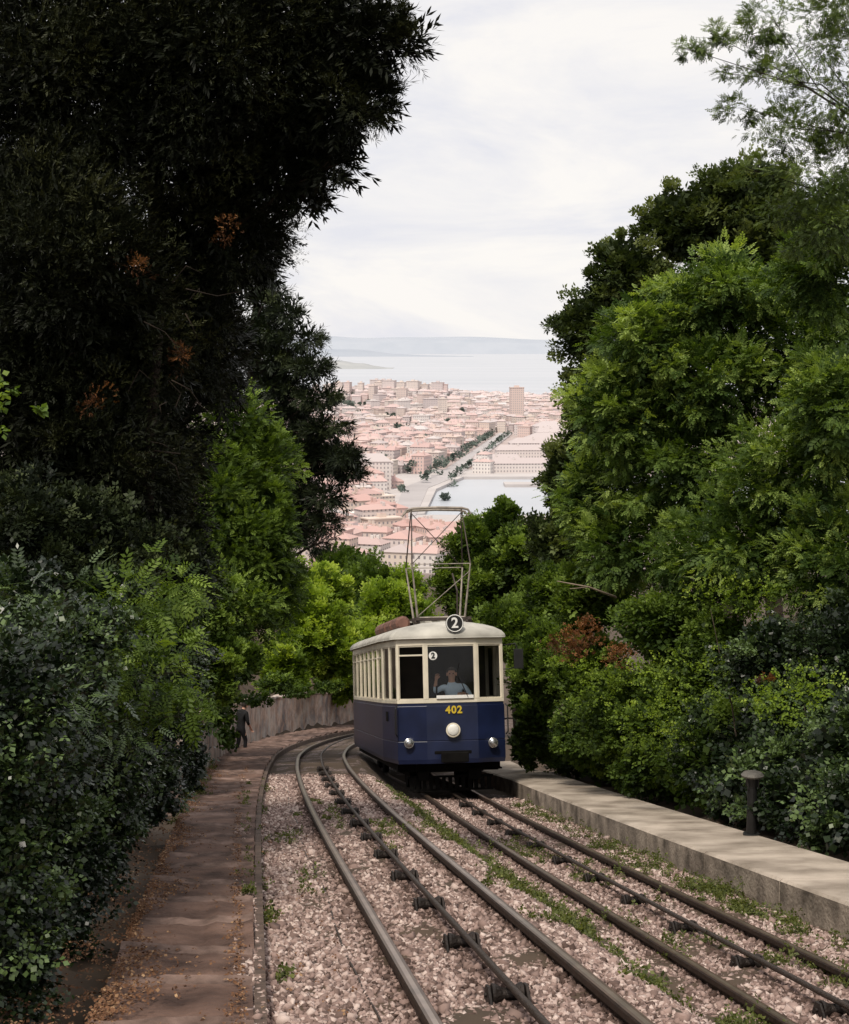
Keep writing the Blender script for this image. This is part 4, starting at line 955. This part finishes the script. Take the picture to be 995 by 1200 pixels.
def house_mats():
    m, nt, p, o = newmat('house_wall')
    a = N(nt, 'ShaderNodeAttribute', attribute_name='tone'); r = N(nt, 'ShaderNodeValToRGB'); r.color_ramp.interpolation = 'LINEAR'
    e = r.color_ramp.elements; e[0].color = (.58, .45, .34, 1); e[1].color = (.72, .68, .63, 1)
    for pos, c in ((.25, (.60, .38, .32, 1)), (.5, (.66, .56, .45, 1)), (.75, (.48, .38, .36, 1))): k = e.new(pos); k.color = c
    nt.links.new(a.outputs['Fac'], r.inputs['Fac'])
    uv = N(nt, 'ShaderNodeUVMap'); s = N(nt, 'ShaderNodeSeparateXYZ'); nt.links.new(uv.outputs[0], s.inputs[0])
    def band(sock, per, lo, hi):
        d = N(nt, 'ShaderNodeMath', operation='DIVIDE'); d.inputs[1].default_value = per; nt.links.new(sock, d.inputs[0])
        f = N(nt, 'ShaderNodeMath', operation='FRACT'); nt.links.new(d.outputs[0], f.inputs[0])
        g = N(nt, 'ShaderNodeMath', operation='GREATER_THAN'); g.inputs[1].default_value = lo; nt.links.new(f.outputs[0], g.inputs[0])
        l = N(nt, 'ShaderNodeMath', operation='LESS_THAN'); l.inputs[1].default_value = hi; nt.links.new(f.outputs[0], l.inputs[0])
        x = N(nt, 'ShaderNodeMath', operation='MULTIPLY'); nt.links.new(g.outputs[0], x.inputs[0]); nt.links.new(l.outputs[0], x.inputs[1]); return x.outputs[0]
    x = N(nt, 'ShaderNodeMath', operation='MULTIPLY'); nt.links.new(band(s.outputs['X'], 3.0, .3, .68), x.inputs[0]); nt.links.new(band(s.outputs['Y'], 3.4, .3, .78), x.inputs[1])
    mx = N(nt, 'ShaderNodeMixRGB'); mx.inputs[2].default_value = (.13, .11, .12, 1); nt.links.new(x.outputs[0], mx.inputs[0]); nt.links.new(r.outputs[0], mx.inputs[1])
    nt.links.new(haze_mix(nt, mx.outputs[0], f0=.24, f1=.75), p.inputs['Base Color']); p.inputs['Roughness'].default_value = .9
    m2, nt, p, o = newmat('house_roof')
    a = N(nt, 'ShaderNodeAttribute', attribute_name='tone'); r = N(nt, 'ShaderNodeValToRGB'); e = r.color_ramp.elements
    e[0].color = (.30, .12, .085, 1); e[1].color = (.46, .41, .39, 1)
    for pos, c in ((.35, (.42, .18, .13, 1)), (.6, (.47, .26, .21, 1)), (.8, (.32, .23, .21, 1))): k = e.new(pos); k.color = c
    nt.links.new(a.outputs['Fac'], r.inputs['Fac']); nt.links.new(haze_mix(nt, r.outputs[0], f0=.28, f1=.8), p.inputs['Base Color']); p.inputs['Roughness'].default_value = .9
    return m, m2
MW, MR = house_mats()
def house_geo(cx, cy, cz, w, d, h, rot, flat, rg):
    ca, sa = math.cos(rot), math.sin(rot)
    def W(x, y, z): return (cx + x * ca - y * sa, cy + x * sa + y * ca, cz + z)
    V = []; Fc = []; UV = []; Mi = []
    cor = [(-w / 2, -d / 2), (w / 2, -d / 2), (w / 2, d / 2), (-w / 2, d / 2)]
    for i in range(4):
        a, b = cor[i], cor[(i + 1) % 4]; L = math.hypot(b[0] - a[0], b[1] - a[1]); o = len(V)
        V += [W(a[0], a[1], -6), W(b[0], b[1], -6), W(b[0], b[1], h), W(a[0], a[1], h)]; Fc.append((o, o + 1, o + 2, o + 3))
        UV += [(.3, -6), (L + .3, -6), (L + .3, h), (.3, h)]; Mi.append(0)
    ov = .6; o = len(V); e = [(x + math.copysign(ov, x), y + math.copysign(ov, y)) for x, y in cor]
    if flat:
        V += [W(x, y, h) for x, y in e] + [W(x, y, h + .8) for x, y in e]
        for i in range(4): Fc.append((o + i, o + (i + 1) % 4, o + 4 + (i + 1) % 4, o + 4 + i)); UV += [(0, 0)] * 4; Mi.append(0)
        Fc.append((o + 4, o + 5, o + 6, o + 7)); UV += [(0, 0)] * 4; Mi.append(0)
        o = len(V); q = min(w, d) * .2; b_ = [(-q, -q), (q, -q), (q, q), (-q, q)]
        V += [W(x, y, h + .7) for x, y in b_] + [W(x, y, h + 3.4) for x, y in b_]
        for i in range(4): Fc.append((o + i, o + (i + 1) % 4, o + 4 + (i + 1) % 4, o + 4 + i)); UV += [(0, 0)] * 4; Mi.append(0)
        Fc.append((o + 4, o + 5, o + 6, o + 7)); UV += [(0, 0)] * 4; Mi.append(1)
    else:
        rh = min(w, d) * .22
        hip = rg.uniform(.15, 1)
        if w > d: r1, r2 = (-(w - d * hip) / 2, 0), ((w - d * hip) / 2 + .01, 0)
        else: r1, r2 = (0, -(d - w * hip) / 2), (0, (d - w * hip) / 2 + .01)
        V += [W(x, y, h) for x, y in e] + [W(*r1, h + rh), W(*r2, h + rh)]
        if w > d: ff = [(0, 1, 5, 4), (2, 3, 4, 5), (1, 2, 5), (3, 0, 4)]
        else: ff = [(1, 2, 5, 4), (3, 0, 4, 5), (0, 1, 4), (2, 3, 5)]
        for f in ff: Fc.append(tuple(o + i for i in f)); UV += [(0, 0)] * len(f); Mi.append(1)
        for q in range(3):
            o = len(V); x0 = rg.uniform(-w * .35, w * .35); y0 = rg.uniform(-d * .3, d * .3); b_ = [(x0 - .8, y0 - .6), (x0 + .8, y0 - .6), (x0 + .8, y0 + .6), (x0 - .8, y0 + .6)]
            V += [W(x, y, h) for x, y in b_] + [W(x, y, h + rh + 1.2) for x, y in b_]
            for i in range(4): Fc.append((o + i, o + (i + 1) % 4, o + 4 + (i + 1) % 4, o + 4 + i)); UV += [(0, 0)] * 4; Mi.append(0)
            Fc.append((o + 4, o + 5, o + 6, o + 7)); UV += [(0, 0)] * 4; Mi.append(0)
    return V, Fc, UV, Mi
def mk(name, geos, tones, origin):
    V = []; Fc = []; UV = []; Mi = []; T = []
    for (v, f, u, mi), (tw, tr_) in zip(geos, tones):
        o = len(V); V += [(a - origin[0], b - origin[1], c - origin[2]) for a, b, c in v]; Fc += [tuple(i + o for i in q) for q in f]; UV += u; Mi += mi; T += [tr_ if q else tw for q in mi]
    me = bpy.data.meshes.new(name); me.from_pydata(V, [], Fc)
    ul = me.uv_layers.new(name='UVMap'); ul.data.foreach_set('uv', np.array(UV, np.float32).ravel())
    at_ = me.attributes.new('tone', 'FLOAT', 'FACE'); at_.data.foreach_set('value', np.array(T, np.float32))
    me.materials.append(MW); me.materials.append(MR); me.polygons.foreach_set('material_index', Mi); me.update()
    ob = bpy.data.objects.new(name, me); ob.location = origin; COL.objects.link(ob); return ob
rg = np.random.default_rng(21)
H = []
green_spots = [(-95, 2550, 55), (-30, 2200, 30), (32, 2330, 24), (-135, 2850, 60), (60, 2700, 36), (-100, 1750, 22)]
def road_dist(x, y):
    pl = [(-14, 1100), (-8, 1345), (22, 1480), (115, 2245)]; best = 1e9
    for a, b in zip(pl[:-1], pl[1:]):
        a = np.array(a); b = np.array(b); p_ = np.array([x, y]); t = np.clip((p_ - a).dot(b - a) / (b - a).dot(b - a), 0, 1); best = min(best, np.linalg.norm(p_ - a - t * (b - a)))
    return best
def placed(X_, Y_):
    if road_dist(X_, Y_) < 22 or (X_ > -22 and 985 < Y_ < 1500): return False
    if X_ > 60 and 1480 < Y_ < 2150: return False
    if math.hypot(X_ - 140, Y_ - 2430) < 40: return False
    for gx, gy, gr in green_spots:
        if math.hypot(X_ - gx, (Y_ - gy) * .5) < gr: return False
    return Y_ + .05 * X_ < 3610
seeds = [(rg.uniform(-220, 260), rg.uniform(780, 3650), rg.uniform(-.55, .55)) for _ in range(18)]
cells = []
for di, (sx_, sy_, ang) in enumerate(seeds):
    ca, sa = math.cos(ang), math.sin(ang)
    sp = 21
    for i in range(-34, 35):
        for j in range(-54, 55):
            u = i * sp + (8 if i % 3 == 0 else 0); v = j * (sp + 2) + (12 if j % 4 == 0 else 0)
            X_ = sx_ + u * ca - v * sa; Y_ = sy_ + u * sa + v * ca
            if Y_ < 790 or Y_ > 3640 or X_ < -.085 * Y_ - 5 or X_ > .095 * Y_ + 10: continue
            dd_ = [(X_ - a) ** 2 + ((Y_ - b) * .6) ** 2 for a, b, _ in seeds]
            if int(np.argmin(dd_)) != di: continue
            if placed(X_, Y_) and rg.uniform() < .94: cells.append((X_, Y_, ang))
for X_, Y_, ang in cells:
    w = rg.uniform(10, 25); d = rg.uniform(10, 21); h = rg.uniform(7, 19) * (1 if Y_ < 2300 else 1.15)
    if Y_ < 1160 and X_ > -30: h = min(h, 11)
    flat = rg.uniform() < (.18 if Y_ < 2000 else .4)
    if flat and Y_ > 2500 and X_ < 40 and rg.uniform() < .4: h *= 1.7
    H.append((X_ + rg.normal(0, 2), Y_ + rg.normal(0, 2), float(ground_z(X_, Y_)), w, d, h, ang + rg.normal(0, .04), flat, rg.uniform(0, 1), rg.beta(1.6, 1.8)))
H.sort(key=lambda q: q[1])
lab = ['cream apartment house with terracotta hipped roof in the old town', 'pale block of flats with a flat roof in the town']
first = H[:290]; rest = H[290:]
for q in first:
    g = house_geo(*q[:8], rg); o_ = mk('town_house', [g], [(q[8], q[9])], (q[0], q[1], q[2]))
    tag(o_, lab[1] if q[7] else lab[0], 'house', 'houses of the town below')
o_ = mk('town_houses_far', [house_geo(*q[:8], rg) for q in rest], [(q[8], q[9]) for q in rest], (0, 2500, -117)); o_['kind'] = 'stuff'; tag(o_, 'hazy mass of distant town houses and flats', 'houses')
o_ = mk('tower_block', [house_geo(140, 2430, -117, 20, 18, 60, .1, True, rg)], [(.12, .5)], (140, 2430, -117)); tag(o_, 'tall pinkish tower block above the waterfront', 'tower block')
o_ = mk('palace', [house_geo(-46, 1345, -117, 34, 28, 24, .1, False, rg)], [(.92, .9)], (-46, 1345, -117)); tag(o_, 'large white palace building near the waterfront', 'building')
for (x, y_, w, d, h) in [(98, 1525, 72, 22, 9), (72, 1600, 46, 20, 8), (105, 1680, 60, 24, 12), (125, 1790, 60, 26, 13), (150, 1900, 60, 30, 12), (165, 2010, 50, 30, 14), (165, 2120, 40, 30, 16)]:
    o_ = mk('harbour_shed', [house_geo(x, y_, -116.5, w, d, h, .06, False, rg)], [(.9, .85)], (x, y_, -116.5)); tag(o_, 'long pale harbour warehouse on the quay', 'warehouse', 'harbour warehouses')
L_town = leafmat('town_leaf', (.09, .115, .10), (.14, .175, .15), (.21, .245, .205), 0, .9)
bl = []
for gx, gy, gr in green_spots:
    for k in range(8): bl.append((np.array([gx + rg.normal(0, gr * .45), gy + rg.normal(0, gr * .8), float(ground_z(gx, gy)) + 7]), np.array([gr * .3, gr * .4, 9])))
for f in np.linspace(0, 1, 44):
    bl.append((np.array([-1 + f * 96, 1400 + f * 800, -111.]), np.array([3.5, 7, 4.5])))
    bl.append((np.array([22 + f * 96, 1400 + f * 800, -112.]), np.array([2.5, 6, 3.])))
for k in range(60):
    yy_ = rg.uniform(1100, 3300); xx_ = rg.uniform(-.075, .02) * yy_; bl.append((np.array([xx_, yy_, float(ground_z(0, yy_)) + 8]), np.array([6, 10, 7.])))
o_ = crown('town_trees', bl, 8200, 3.2, 'broad', L_town, 60, core=.3); o_['kind'] = 'stuff'; tag(o_, 'hazy dark green trees among the town houses', 'trees')

# ------------------------------------------------------------------ world, sun, camera
w = bpy.data.worlds.new('World'); scene.world = w; w.use_nodes = True; nt = w.node_tree; bg = nt.nodes['Background']
SUN_EL, SUN_AZ = math.radians(60), math.radians(205)
sky = N(nt, 'ShaderNodeTexSky'); sky.sky_type = 'NISHITA'; sky.sun_disc = False; sky.sun_elevation = SUN_EL; sky.sun_rotation = SUN_AZ
tc = N(nt, 'ShaderNodeTexCoord'); mp = N(nt, 'ShaderNodeMapping'); mp.inputs['Scale'].default_value = (1.2, 1.2, 4.2); nt.links.new(tc.outputs['Generated'], mp.inputs[0])
no = N(nt, 'ShaderNodeTexNoise'); no.inputs['Scale'].default_value = 4.2; no.inputs['Detail'].default_value = 9; no.inputs['Roughness'].default_value = .6; no.inputs['Distortion'].default_value = .7; nt.links.new(mp.outputs[0], no.inputs['Vector'])
r = N(nt, 'ShaderNodeValToRGB'); r.color_ramp.elements[0].position = .38; r.color_ramp.elements[1].position = .62
r.color_ramp.elements[0].color = (.82, .82, .875, 1); r.color_ramp.elements[1].color = (1.0, .965, .93, 1); nt.links.new(no.outputs['Fac'], r.inputs['Fac'])
ml = N(nt, 'ShaderNodeVectorMath', operation='SCALE'); ml.inputs['Scale'].default_value = 10; nt.links.new(r.outputs[0], ml.inputs[0])
mx = N(nt, 'ShaderNodeMixRGB'); mx.inputs[0].default_value = .96; nt.links.new(sky.outputs[0], mx.inputs[1]); nt.links.new(ml.outputs[0], mx.inputs[2])
nt.links.new(mx.outputs[0], bg.inputs['Color']); bg.inputs['Strength'].default_value = .1
sl = bpy.data.lights.new('sun', 'SUN'); sl.energy = 3.1; sl.angle = math.radians(10); sl.color = (1, .91, .79)
so = bpy.data.objects.new('sun', sl); COL.objects.link(so)
sd = Vector((math.sin(SUN_AZ) * math.cos(SUN_EL), math.cos(SUN_AZ) * math.cos(SUN_EL), math.sin(SUN_EL)))
so.rotation_euler = sd.to_track_quat('Z', 'Y').to_euler()
cam = bpy.data.cameras.new('camera'); co = bpy.data.objects.new('camera', cam); COL.objects.link(co)
cam.sensor_fit = 'HORIZONTAL'; cam.sensor_width = 56; cam.lens = 56 * F / 995; cam.clip_start = .1; cam.clip_end = 200000
co.location = (0, 0, 0); co.rotation_euler = (math.pi / 2 - PITCH, 0, 0)
scene.camera = co
scene.view_settings.view_transform = 'Standard'; scene.view_settings.look = 'None'; scene.view_settings.exposure = 0
